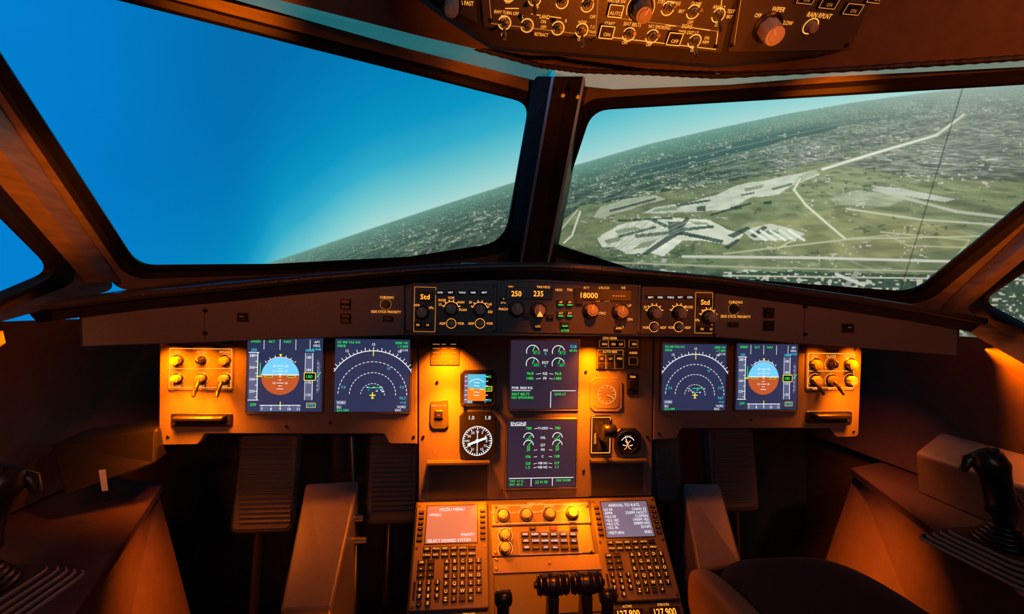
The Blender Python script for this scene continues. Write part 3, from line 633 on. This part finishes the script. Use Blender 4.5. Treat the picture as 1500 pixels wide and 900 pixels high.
def gauge(d,x,y,v_):
    d.arc(x,y,9,20,200,.9,ewh,20); d.arc(x,y,9,-5,20,1.4,ered,4); d.line(x,y,x+9*math.cos(v_),y-9*math.sin(v_),1,egr); d.fill(x+1,y-1,x+11,y+4,eblk); d.box(x+1,y-1,x+11,y+4,.5,etp)
for i,(yy,l) in enumerate(((16,'N1'),(34,'EGT'))):
    gauge(d,32,yy,1.2); gauge(d,70,yy,1.2); d.t(51,yy-2,l,3.8,ewh); d.t(51,yy+3,['%','C'][i],3.2,ecy); d.t(38,yy+1.5,['87.0','604'][i],3.6,egr); d.t(76,yy+1.5,['87.0','607'][i],3.6,egr)
for yy,l,a,b in ((48,'N2','96.8','96.8'),(55,'FF','1480','1480')): d.t(29,yy,a,4.,egr); d.t(51,yy,l,4,ewh); d.t(70,yy,b,4.,egr); d.line(38,yy+1,45,yy,.5,ewh); d.line(57,yy,63,yy+1,.5,ewh)
d.t(92,8,'CLB',4,ecy); d.t(92,14,'89.3%',3.4,egr); d.t(3,69,'FOB: 5820 KG',3.6,ewh,'L'); d.line(3,73,30,73,.7,ewh); d.line(62,73,97,73,.8,ewh); d.line(60,74,60,98,.8,ewh)
d.t(3,78,'SEAT BELTS',3.6,egr,'L'); d.t(3,83,'NO SMOKING',3.6,egr,'L'); d.t(74,78,'LDG LT',3.6,egr)
g_.done()
g_,d=display('system_display',743,615,843,713,ebg2)
d.t(4,5,'ENGINE',4.6,ewh,'L'); d.line(4,8,25,8,.7,ewh)
for yy,l,a,b in ((12,'F.USED','780','780'),(44,'PSI','39','39'),(54,'C','106','108'),(64,'VIB N1','0.8','0.9'),(70,'VIB N2','1.2','1.1')):
    d.t(30,yy,a,4.,egr); d.t(51,yy,l,3.4,ewh); d.t(72,yy,b,4.,egr); d.line(38,yy+1,43,yy,.5,ewh); d.line(60,yy,65,yy+1,.5,ewh)
for yy,l in ((26,'OIL'),(37,'QT')):
    for x in (30,72): d.arc(x,yy,7,0,180,.9,ewh,16); d.line(x,yy,x+5,yy-5,1,egr); d.t(x,yy+2.5,'19.5' if l=='OIL' else '42',3.6,egr)
    d.t(51,yy,l,3.6,ewh)
d.line(3,86,97,86,.8,ewh); d.line(35,86,35,98,.8,ewh); d.line(66,86,66,98,.8,ewh); d.t(4,90,'TAT -11 C',3.2,egr,'L'); d.t(4,95,'SAT -35 C',3.2,egr,'L'); d.t(50,92,'23 H 30',4,egr); d.t(82,90,'GW 54188',3.4,egr)
g_.done()
g_=G('standby_horizon',fP)
g_.poly([(680,542),(721,542),(727,548),(727,590),(721,596),(680,596),(674,590),(674,548)],.0,.006,black,.0015)
d=D(g_,680,548,721,590,.0064)
d.fill(0,0,100,100,espb); d.pg([(12,45),(88,58),(88,92),(12,92)],eor); d.fill(0,0,12,100,etp); d.fill(76,0,100,100,eblk)
for i in range(6): d.line(76,8+i*16,84,8+i*16,2,ewh); d.line(2,8+i*16,10,8+i*16,2,ewh)
for i in (-22,-11,11,22): d.line(34,50+i,54,52+i,2,ewh)
d.fill(74,42,98,58,eblk); d.box(74,42,98,58,2,eye); d.t(86,50,'180',9,egr); d.line(20,52,34,52,4,eye); d.line(54,52,68,52,4,eye); d.arc(44,50,34,40,140,2,ewh,16); d.t(88,90,'STD',8,ecy); d.fill(30,92,74,100,eblk); d.t(88,8,'182',8,egr)
for x,y in ((678,592),(723,592)): g_.knob(x,y,3,.008,black,n=.006,base=False,mark=False)
g_.done()
g_=G('standby_altimeter',fP)
g_.poly([(681,601),(718,601),(726,609),(726,662),(718,670),(681,670),(673,662),(673,609)],.0,.006,black,.0015)
d=D(g_,676,622,722,668,.0064)
d.arc(50,50,46,0,360,2,ewh,40)
for i in range(36):
    a=math.radians(i*10); L=9 if i%3==0 else 5; d.line(50+45*math.cos(a),50+45*math.sin(a),50+(45-L)*math.cos(a),50+(45-L)*math.sin(a),2.4,ewh)
for i,s_ in enumerate(('N','3','6','E','12','15','S','21','24','W','30','33')):
    a=math.radians(90-i*30); d.t(50+30*math.cos(a),50-30*math.sin(a),s_,8,ewh)
d.line(20,62,80,40,7,ewh); d.line(50,20,50,80,2,ewh); d.circ(50,50,6,ewh)
d=D(g_,676,604,722,622,.0064,100,40); d.t(32,16,'1.0',12,ewh); d.t(84,16,'1.0',12,ewh)
g_.done()
g_=G('brake_pressure_gauge',fP)
g_.poly([(907,627),(930,627),(938,635),(938,657),(930,665),(907,665),(899,657),(899,635)],.0,.006,black,.0015)
u,v=fP.P(918,646); S=fP.S(918,646)
g_.rev(u,v,[(S*17,.006),(S*17,.009),(S*15,.010),(S*15,.0065)],dsteel,28)
d=D(g_,903,631,933,661,.0068); d.circ(50,50,48,eblk); d.arc(50,62,34,30,150,3,ewh); d.arc(26,66,22,-70,60,3,amb); d.arc(74,66,22,120,250,3,amb); d.line(50,60,40,34,3,ewh); d.line(26,66,44,70,3,ewh); d.line(74,66,58,72,3,ewh); d.t(50,24,'ACCU',8,amb)
g_.done()
g_=G('landing_gear_lever',fP)
g_.rect(864,608,895,666,.0,.003,black,.001,6); g_.frame(866,611,893,663,1.,.0036,amb); g_.rect(876,618,883,660,.003,.0042,blackm)
g_.t(871,642,'DOWN',3.4,amb,.004,rot=1.57); g_.t(889,622,'UP',3.4,amb,.004)
u,v=fP.P(880,642); u2,v2=fP.P(881,622)
g_.loft([(u,v,.0),(u,v+.006,.03),(u2,v2,.055)],[.006,.006,.006],dsteel,12)
g_.loft([(u2-.014,v2,.058),(u2-.012,v2,.058),(u2+.012,v2,.058),(u2+.014,v2,.058)],[.010,.014,.014,.010],black,20)
g_.loft([(u2-.015,v2,.058),(u2-.0145,v2,.058)],[.007,.007],dsteel,16)
g_.loft([(u2,v2+.01,.055),(u2-.002,v2+.022,.05)],[.005,.006],black,12)
g_.done()
# ------------------------------------------------------------------ centre pedestal
pt=W(785,736,.977)
fQ=Fr(pt,(1,0,0),(0,.139,.148))
xL=fQ.P(609,740)[0]; xR=fQ.P(961,736)[0]
gq=G('center_pedestal',fQ)
gq.rectuv(xL,-.32,xR,.008,-.05,-.004,panel2,.002)
x0=xL+pt.x; x1=xR+pt.x
prof=[(.975,0),(.975,fQ.w(0,0).z-.01),(fQ.w(0,-.30).y,fQ.w(0,-.30).z-.012),(.2,fQ.w(0,-.30).z-.012),(.2,0)]
vs=[(x0+.004,y,z) for y,z in prof]+[(x1-.004,y,z) for y,z in prof]; nn=len(prof)
gq.addw(vs,[tuple(range(nn)),tuple(range(nn,2*nn))[::-1]]+[(i,(i+1)%nn,nn+(i+1)%nn,nn+i) for i in range(nn)],glare)
gq.rect(720,737,864,769,-.004,0,panel,.001,2); gq.rect(720,771,868,813,-.004,0,panel,.001,2); gq.rect(722,815,884,838,-.004,0,panel,.001,2); gq.rect(724,840,892,900,-.004,-.001,panel2,.001,2)
gq.frame(723,740,862,766,.9,.0005,amb); gq.t(785,738.5,'SWITCHING',3.5,amb)
for x,y,l in ((737,756,'ATT HDG'),(771,755,'AIR DATA'),(805,754,'EIS DMC'),(838,753,'ECAM/ND XFR')):
    gq.knob(x,y,7,.013,knobl,ang=90); u,v=fQ.P(x,y); gq.arc(u,v,fQ.S(x,y)*11,10,170,.001,.001,amb,14); gq.t(x,y-12,l,3,amb); gq.t(x-14,y-4,'CAPT',2.6,amb); gq.t(x+14,y-4,'F/O',2.6,amb)
for x,y in ((740,785),(740,804)): gq.knob(x,y,7,.013,knobl,ang=60); u,v=fQ.P(x,y); gq.arc(u,v,fQ.S(x,y)*10.5,-40,220,.001,.001,amb,18)
gq.t(740,775,'UPPER DISPLAY',2.6,amb)
labs=['ENG','BLEED','PRESS','ELEC','HYD','FUEL','APU','COND','DOOR','WHEEL','F/CTL','ALL','CLR','','STS','RCL']
gq.frame(760,779,850,812,.8,.0006,ambd)
k=0
for r_ in range(3):
    for q_ in range(6):
        x=769+q_*14+(r_*1.0); y=784+r_*9.5
        gq.button(x,y,10.5,6,labs[k] if k<len(labs) else None,lh=2.7,lm=ewh,mat=key); k+=1
gq.button(811,775,9,5,mat=ered)
gq.button(780,775,8,4,mat=black); gq.button(840,775,10,5,mat=black)
for x,y in ((727,743),(860,742),(728,765),(726,810),(866,808),(727,820),(880,820),(727,834),(886,834),(805,825)):
    u,v=fQ.P(x,y); gq.rev(u,v,[(.003,0),(.003,.001),(.002,.0016)],dsteel,10)
gq.done()
mcf=M('keyboard_unit_face',(.10,.09,.092),.42,bump=.1,scale=400,var=.1)
def mcdu(name,uc,mat_scr,lines,title,tm,hw=.0735):
    g_=G(name,fQ); vt=.003; vb=-.192
    g_.rectuv(uc-hw,vb,uc+hw,vt,-.004,.006,mcf,.002,.004)
    w=2*hw
    d=D.__new__(D); d.g=g_; d.u0=uc-hw; d.v1=vt; d.u1=uc+hw; d.v0=vb; d.k=w/100; d.ky=w/100; d.z=0; d.n=.0068
    a=d.p(15,6); b=d.p(85,55); g_.rectuv(a[0]-.002,b[1]-.002,b[0]+.002,a[1]+.002,.006,.0066,black); d.fill(15,6,85,55,mat_scr)
    d.t(50,11,title,4.2,ewh)
    for x,y,s_,al in lines: d.t(x,y,s_,3.8,tm,al)
    def kb(x,y,w_,h_,l=None,lh=3,rnd=False,m=key):
        p=d.p(x,y); ww=w_*d.k/2; hh=h_*d.k/2
        if rnd: g_.rev(p[0],p[1],[(ww*1.15,.006),(ww*1.1,.009),(ww*.9,.0105)],key,14,True); g_.txt(p[0],p[1],l,lh*1.4*d.k,.0108,amb) 
        else:
            g_.rectuv(p[0]-ww,p[1]-hh,p[0]+ww,p[1]+hh,.006,.0095,m,.001)
            if l: g_.txt(p[0],p[1],l,lh*1.4*d.k,.0099,amb)
    for i in range(6):
        for x in (7,93): kb(x,14+i*7.2,7,3.6,'-',3)
    fn=['DIR','PROG','PERF','INIT','DATA','','F-PLN','RAD','FUEL','SEC','ATC','MENU']
    for i in range(12): kb(18+(i%6)*12,62+(i//6)*7.5,10,5.5,fn[i],2.4)
    for i,s_ in enumerate(('AIR','','<-','^','->','v')): kb(12+(i%2)*12,78+(i//2)*7.5,10,5.5,s_,2.6)
    for i,s_ in enumerate('123456789.0'): kb(12+(i%3)*11,101.5+(i//3)*7.6,6.4,6.4,s_,3.8,True)
    L='ABCDEFGHIJKLMNOPQRSTUVWXYZ/ +'
    for i,s_ in enumerate(L[:30]): kb(45+(i%5)*10.5,78+(i//5)*8.6,7.6,6.4,s_.strip() or None,4)
    for x in (4,96):
        for y in (4,60,128): p=d.p(x,y); g_.rev(p[0],p[1],[(.0028,.006),(.0028,.0068)],dsteel,10)
    g_.rectuv(*d.p(3.5,120),*d.p(6.5,100),.006,.0068,black)
    g_.done()
uL=xL+.077; uR=xR-.077
mcdu('flight_management_keyboard',uL,esal,[(18,18,'<FMGC','L'),(82,45,'MAINT>','R'),(18,52,'SELECT DESIRED SYSTEM','L')],'MCDU MENU',ewh)
mcdu('flight_management_keyboard',uR,eblg,[(18,17,'ILS 09','L'),(82,17,'CHAN 23','R'),(18,22,'APPR','L'),(82,22,'2200M 16OCT','R'),(18,27,'<ILS 09','L'),(82,27,'CLEMSN','R'),(18,32,'<ILS 18C','L'),(82,32,'1900M 182','R'),(18,37,'<ILS 27L','L'),(82,37,'2080M 093','R'),(18,42,'<ILS 36','L'),(82,42,'2510M','R'),(18,49,'<RETURN','L'),(82,49,'END','R')],'ARRIVAL TO KATL',ewh)
def radio(uc,a,b):
    g_=G('radio_management_panel',fQ); g_.rectuv(uc-.074,-.32,uc+.074,-.196,-.004,.001,panel2,.001)
    for dx,t_ in ((-.036,a),(.036,b)):
        g_.rectuv(uc+dx-.03,-.222,uc+dx+.03,-.203,.001,.0025,black,.0006); g_.txt(uc+dx,-.2115,t_,.0175,.003,ambb,sx=.82)
    g_.txt(uc-.036,-.199,'ACTIVE',.0055,.0016,amb); g_.txt(uc+.036,-.199,'STBY/CRS',.0055,.0016,amb); g_.rectuv(uc-.004,-.218,uc+.004,-.208,.001,.005,key)
    g_.rev(uc+.05,-.25,[(.012,.001),(.011,.015),(.009,.016)],knobg,20,True)
    g_.done()
radio(uL,'128300','118000'); radio(uR,'127.800','127.900')
gl=G('thrust_lever_quadrant')
base_z=fQ.w(0,-.30).z
cxq=W(835,860,.73).x
for sgn,xx in ((-1,cxq-.028),(1,cxq+.028)):
    z0=base_z; top_=W(835,858,.73).z
    gl.addw([(xx-.008,.70,z0-.02),(xx+.008,.70,z0-.02),(xx+.008,.725,top_),(xx-.008,.725,top_),(xx-.008,.76,z0-.02),(xx+.008,.76,z0-.02),(xx+.008,.745,top_),(xx-.008,.745,top_)],[(0,1,2,3),(5,4,7,6),(1,5,6,2),(4,0,3,7),(3,2,6,7)],black)
    rr=[.006,.015,.015,.0165,.0165,.015,.015,.006]; xo=[-.027,-.026,-.016,-.015,.015,.016,.026,.027]
    gl.loft([(xx+o*.98,.735,top_) for o in xo],rr,black,24,True)
    for o in (-.021,-.010,0,.010,.021): gl.loft([(xx+o-.0008,.735,top_),(xx+o+.0008,.735,top_)],[.0170,.0170],dsteel,24,True)
    gl.loft([(xx+sgn*.026,.735,top_),(xx+sgn*.031,.735,top_)],[.006,.005],dsteel,14,True)
    gl.loft([(xx,.728,top_-.018),(xx,.722,top_-.045)],[.010,.008],black,12,True)
def drum(xa,xb,yc,zc,r,mat):
    n_=16; vs=[];fs=[]
    for x in (xa,xb):
        for k in range(n_+1): a=math.pi*k/n_; vs.append((x,yc-r*math.cos(a),zc+r*.6*math.sin(a)))
    for k in range(n_): fs.append((k,k+1,n_+2+k,n_+1+k))
    fs+= [tuple(range(n_+1)),tuple(range(n_+1,2*n_+2))[::-1]]; gl.addw(vs,fs,mat,False)
for xa,xb,r,m in ((-.085,-.045,.085,panel2),(-.043,-.012,.085,black),(-.010,.010,.088,panel2),(.012,.043,.085,black),(.045,.085,.085,panel2)): drum(cxq+xa,cxq+xb,.72,base_z-.02,r,m)
for px,py in ((737,888),(890,885)):
    p=W(px,py,.72); q_=Vector((p.x,.73,base_z-.02)); gl.loft([tuple(q_),tuple(p),tuple(p+Vector((0,-.004,.012)))],[.006,.010,.008],black,14,True)
    gl.loft([tuple(p+Vector((o,0,.012))) for o in (-.014,-.011,.011,.014)],[.006,.012,.012,.006],black,16,True)
for dx in (-.062,.062):
    for k in range(5):
        z_=base_z+.030; gl.addw([(cxq+dx-.008,.67+k*.018,z_),(cxq+dx+.008,.67+k*.018,z_),(cxq+dx+.008,.6715+k*.018,z_+.002),(cxq+dx-.008,.6715+k*.018,z_+.002)],[(0,1,2,3)],ambd)
gl.done()
# ------------------------------------------------------------------ footwells, floor, walls
gf=G('floor'); gf.addw([(-1.0,-.4,0),(1.0,-.4,0),(1.0,1.6,0),(-1.0,1.6,0)],[(0,1,2,3)],floorm); gf.done()
gw=G('wall_front'); gw.addw([(-1.0,1.42,0),(1.0,1.42,0),(1.0,1.42,.84),(-1.0,1.42,.84)],[(0,1,2,3)],foot); gw.done()
def pedal(x0,y0,x1,y1,Y):
    f=Fr(W((x0+x1)/2,(y0+y1)/2,Y),(1,0,0),(0,.18,1)); g_=G('rudder_pedal',f)
    g_.rect(x0,y0,x1,y1,-.02,0,foot,.006,12); g_.rect(x0+5,y0+8,x1-5,y1-8,0,.003,ribm,.001,8)
    for k in range(int((y1-y0-24)/7)):
        y=y0+13+k*7; g_.rect(x0+9,y,x1-9,y+3,.003,.008,ribm,.0015)
    u,v=f.P((x0+x1)/2,y0+10); g_.loft([(u,v-.02,-.02),(u,v-.02,-.12),(u,v+.1,-.2)],[.012,.012,.014],black,12)
    g_.loft([(u,f.P(0,y1)[1]+.02,-.015),(u,f.P(0,y1)[1]-.2,-.03)],[.012,.012],black,12)
    g_.done()
pedal(343,630,436,783,1.13); pedal(536,630,614,770,1.13); pedal(1035,622,1110,752,1.13); pedal(955,622,1000,740,1.13)
def tun(name,a,b,c__,d__,Ya,Yb):
    g_=G(name); P4=[W(*a,Ya),W(*b,Ya),W(*c__,Yb),W(*d__,Yb)]
    Q=[Vector((p.x,p.y+.04,0)) for p in P4]
    g_.addw(P4+Q,[(0,1,2,3),(1,0,4,5),(2,1,5,6),(3,2,6,7),(0,3,7,4)],tunnel); g_.done(.006)
tun('rudder_control_housing',(448,708),(526,704),(486,893),(410,896),1.08,.86)
tun('rudder_control_housing',(1000,708),(1054,708),(1088,828),(1022,838),1.08,.90)
gs=G('rudder_pedal_linkage')
for (px,py) in ((522,760),(527,792)):
    p=W(px,py,1.05); gs.loft([tuple(p+Vector((-.02,0,0))),tuple(p+Vector((.015,0,0)))],[.011,.008],dsteel,14,True)
a=W(515,640,1.12);b=W(522,800,1.06); gs.loft([tuple(a),tuple(b),tuple(Vector((b.x,b.y,0)))],[.008,.008,.008],dsteel,10,True)
p=W(497,650,1.2); gs.loft([tuple(p+Vector((0,0,.03))),tuple(p-Vector((0,0,.07)))],[.02,.02],foot,12,True)
gs.done()
ZC=CAM.z-.40
fC=Fr((0,0,ZC),(1,0,0),(0,1,0))
def console(sgn,fp,bp,fb,name='side_console'):
    g_=G(name,fC); A=fC.P(*fp); B=fC.P(*bp); d_=((B[0]-A[0])/(B[1]-A[1])); yb=.30; xb=A[0]+d_*(yb-A[1])
    out=sgn*.985; top=[(A[0],A[1]),(xb,yb),(out,yb),(out,A[1]+.04)]
    g_.prism(top,-.018,0,cons,.003)
    dp=W(*fb,A[1]); sh=dp.x-A[0]; k_=sh/(dp.z-ZC)
    s1=k_*(0-ZC)*.8
    g_.addw([(A[0]+sgn*.012,A[1],ZC-.015),(xb+sgn*.012,yb,ZC-.015),(xb+sgn*.012+s1*.4,yb,0),(A[0]+sgn*.012+s1,A[1],0),(out,A[1]+.04,ZC-.015),(out,A[1]+.04,0)],[(0,1,2,3),(4,0,3,5)],wallm)
    g_.done(); return A,B
console(-1,(240,706),(108,900),(300,893))
console(1,(1246,685),(1500,872),(1192,820))
def sidewall(sgn,i):
    g_=G('trim_%d'%i); pr=[(.975,ZC+.005),(.99,ZC+.10),(.985,ZC+.20),(.94,ZC+.30),(.87,ZC+.36)]
    vs=[];n_=7
    for (x,z) in pr:
        for k in range(n_): y=.0+k*.23; vs.append((sgn*x,y,z))
    fs=[(i_*n_+k,i_*n_+k+1,(i_+1)*n_+k+1,(i_+1)*n_+k) for i_ in range(len(pr)-1) for k in range(n_-1)]
    g_.addw(vs,fs,wallm,True); g_.done()
    g_=G('wall_left' if sgn<0 else 'wall_right'); g_.addw([(sgn*1.0,-.4,0),(sgn*1.0,1.5,0),(sgn*1.0,1.5,ZC+.25),(sgn*1.0,-.4,ZC+.25)],[(0,1,2,3)],wallm); g_.done()
sidewall(-1,3); sidewall(1,4)
def stick(name,base,tip_dir):
    g_=G(name,fC); u,v=fC.P(*base)
    for i,(s_,h_) in enumerate(((1.,.006),(.92,.012),(.84,.018),(.76,.024),(.66,.030))):
        wu=.072*s_; wv=.085*s_
        g_.rectuv(u-wu,v-wv,u+wu,v+wv,h_-.006,h_-.0015,groov,.0015,.02); g_.rectuv(u-wu*.97,v-wv*.97,u+wu*.97,v+wv*.97,h_-.0015,h_,blackm,0,.02)
    for i in range(5): g_.rev(u,v,[(.040-.005*i,.030+.006*i),(.042-.005*i,.034+.006*i),(.036-.005*i,.036+.006*i)],black,24,True)
    dx,dy=tip_dir
    path=[(0,0,.05),(.0,.0,.07),(-.002,.0,.085),(-.006,.002,.10),(-.010,.004,.12),(-.014,.006,.14),(-.018,.006,.155),(-.024,.010,.168),(-.028,.014,.178)]
    rad=[(.012,.012),(.015,.015),(.026,.022),(.020,.020),(.018,.021),(.020,.022),(.024,.024),(.024,.022),(.014,.012)]
    g_.loft([(u+p[0]*dx,v+p[1],p[2]) for p in path],rad,black,20)
    g_.loft([(u-.022*dx,v+.02,.165),(u-.042*dx,v+.024,.158),(u-.050*dx,v+.024,.140)],[.011,.010,.005],black,12)
    g_.loft([(u-.026*dx,v-.004,.176),(u-.030*dx,v-.008,.186)],[.006,.005],dsteel,12)
    g_.loft([(u+.014*dx,v,.10),(u+.03*dx,v+.004,.092),(u+.034*dx,v+.006,.084)],[.010,.009,.006],black,12)
    g_.done()
stick('sidestick',(1470,822),(1,1))
stick('sidestick',(-38,898),(-1,1))
gd=G('document_stowage_box')
P4=[W(72,652,.98),W(230,628,.985),W(228,680,.96),W(92,727,.90)]
Q=[p+Vector((-.02,.12,.0)) for p in P4]
gd.addw(P4+Q,[(0,3,2,1),(0,1,5,4),(1,2,6,5),(3,0,4,7),(2,3,7,6),(4,5,6,7)],black)
a=W(158,683,.93);b=W(168,682,.93);e=W(172,712,.915);f_=W(163,713,.915); off=Vector((0,-.022,0)); gd.addw([a+off,b+off,e+off,f_+off],[(0,1,2,3)],white); gd.done(.006)
# raised ledge along the right-hand lining
gr=G('oxygen_mask_stowage_box')
P4=[W(1340,662,.93),W(1378,632,.97),W(1560,680,.73),W(1560,732,.66)]
Q=[Vector((p.x+.01,p.y,ZC+.002)) for p in P4]
gr.addw(P4+Q,[(0,1,2,3),(1,0,4,5),(0,3,7,4),(3,2,6,7),(2,1,5,6)],ledge); gr.done(.008)
def sell(g_,ctr,rad,e,mat,rot=None,nu=40,nv=20):
    vs=[];fs=[]; sp=lambda x,p: math.copysign(abs(x)**p,x)
    R=rot or Matrix.Identity(3)
    for j in range(nv+1):
        ph=-math.pi/2+math.pi*j/nv
        for i in range(nu):
            th=2*math.pi*i/nu
            p=Vector((rad[0]*sp(math.cos(ph),e)*sp(math.cos(th),e),rad[1]*sp(math.cos(ph),e)*sp(math.sin(th),e),rad[2]*sp(math.sin(ph),e)))
            vs.append(tuple(R@p+Vector(ctr)))
    for j in range(nv):
        for i in range(nu): k=(i+1)%nu; fs.append((j*nu+i,j*nu+k,(j+1)*nu+k,(j+1)*nu+i))
    g_.addw(vs,fs,mat,True)
ge=G('copilot_seat')
zt=CAM.z-.462; sx_=.445
sell(ge,(sx_+.012,.62,zt-.075),(.155,.24,.075),.55,fab)
sell(ge,(sx_-.148,.62,zt-.083),(.028,.235,.07),.6,tan)
sell(ge,(sx_-.02,.12,zt+.10),(.14,.05,.22),.5,fab)
sell(ge,(sx_-.01,.27,zt-.10),(.13,.16,.03),.5,black)
ge.addw([(sx_+a_*.12,.6+b_*.16,z) for z in (0.0,zt-.13) for a_,b_ in ((-1,-1),(1,-1),(1,1),(-1,1))],[(0,1,5,4),(1,2,6,5),(2,3,7,6),(3,0,4,7),(4,5,6,7)],black)
ge.done()
# ------------------------------------------------------------------ lights
def light(kind,name,loc,target,col,e,size=.05,sy=None,spot=60,blend=.8,spread=110):
    l=bpy.data.lights.new(name,kind); l.color=col; l.energy=e
    if kind=='AREA':
        l.size=size; l.spread=math.radians(spread)
        if sy: l.shape='RECTANGLE'; l.size_y=sy
    elif kind=='SPOT': l.spot_size=math.radians(spot); l.spot_blend=blend; l.shadow_soft_size=size
    else: l.shadow_soft_size=size
    o=bpy.data.objects.new(name,l); sc.collection.objects.link(o); o.location=loc
    d_=Vector(target)-Vector(loc); o.rotation_euler=d_.to_track_quat('-Z','Y').to_euler(); return o
OR=(1,.155,.0)
def flood(px,e,py=580,Y=.955,py0=503,sz=.025,spread=100):
    a=W(px,py0,1.0); a=Vector((a.x,Y,a.z)); b=W(px,py,1.0); light('AREA','flood_lamp',a,b,OR,e,sz,spread=spread)
for px,e in ((256,.62),(300,.34),(343,.20),(655,1.5),(862,1.0),(1190,.22),(1246,.60)): flood(px,e)
flood(275,.5,650,.94,550,spread=90); flood(320,.34,650,.94,560,spread=90); flood(657,1.2,680,.94,545,spread=90); flood(1235,.48,640,.94,550); flood(852,.85,680,.94,548,spread=90)
light('AREA','flood_lamp',(-.90,.82,CAM.z-.07),(-1.0,.66,CAM.z-.2),OR,1.1,.04)
light('AREA','flood_lamp',(.88,.82,CAM.z-.08),(1.0,.66,CAM.z-.2),OR,1.4,.04)
light('SPOT','unseen_spot',(.05,.45,CAM.z+.30),(.02,.92,CAM.z-.48),OR,26,.02,spot=36)
light('AREA','flood_lamp',tuple(W(845,722,.95)),tuple(W(850,770,.93)),OR,.6,.03)
light('AREA','flood_lamp',tuple(W(700,726,.95)),tuple(W(720,770,.93)),OR,.25,.03)
light('SPOT','unseen_spot',(.78,.30,CAM.z+.22),(.90,.74,CAM.z-.4),(1,.45,.25),9,.03,spot=56)  # unseen spot added to brighten the right console and sidestick
light('SPOT','unseen_spot',(-.78,.30,CAM.z+.22),(-.86,.80,CAM.z-.4),(1,.35,.15),4,.03,spot=56)  # unseen spot added to brighten the left console
light('AREA','flood_lamp',(-.56,.95,CAM.z-.36),(-.72,.90,.30),OR,.7,.04,spread=90)
light('AREA','flood_lamp',(.54,.95,CAM.z-.36),(.72,.92,.30),OR,1.1,.04,spread=90)
light('AREA','flood_lamp',(-.34,.76,CAM.z-.66),(-.42,.88,CAM.z-.60),OR,.12,.03)
def wash(px,py,Yt,loc,e,sp=24): light('SPOT','added_wash_spot',loc,tuple(W(px,py,Yt)),OR,e,.02,spot=sp)  # added spots without fixtures: orange sheen on window frames, wash on overhead
wash(1190,130,.68,(.20,.30,CAM.z+.02),30,16)
wash(330,12,.55,(-.15,.22,CAM.z+.02),30,16)
wash(700,112,.72,(-.05,.30,CAM.z+.05),10,14)
wash(40,290,.62,(-.35,.20,CAM.z+.0),26,20)
wash(1480,370,.66,(.30,.18,CAM.z+.0),30,20)
wash(930,45,.53,(.10,.28,CAM.z+.0),9,60)
light('AREA','orange_cabin_fill',(-.55,-.35,CAM.z+.15),(-.9,.6,CAM.z+.2),OR,1.4,.08,spread=80)  # unseen orange fill added behind the camera for left frames and lining
light('AREA','orange_cabin_fill',(.45,-.3,CAM.z+.05),(.55,.7,CAM.z+.45),OR,1.4,.08,spread=80)  # second added orange fill, aimed at the right frame and ceiling
light('AREA','pale_cabin_fill',(0,-.6,CAM.z+.4),(0,.9,CAM.z-.2),(.85,.85,1),.8,.5,spread=160)  # broad pale ambient fill added behind the camera, not a fixture
wd=bpy.data.worlds.new('world'); sc.world=wd; wd.use_nodes=True; wd.node_tree.nodes['Background'].inputs[0].default_value=(.004,.003,.003,1); wd.node_tree.nodes['Background'].inputs[1].default_value=1
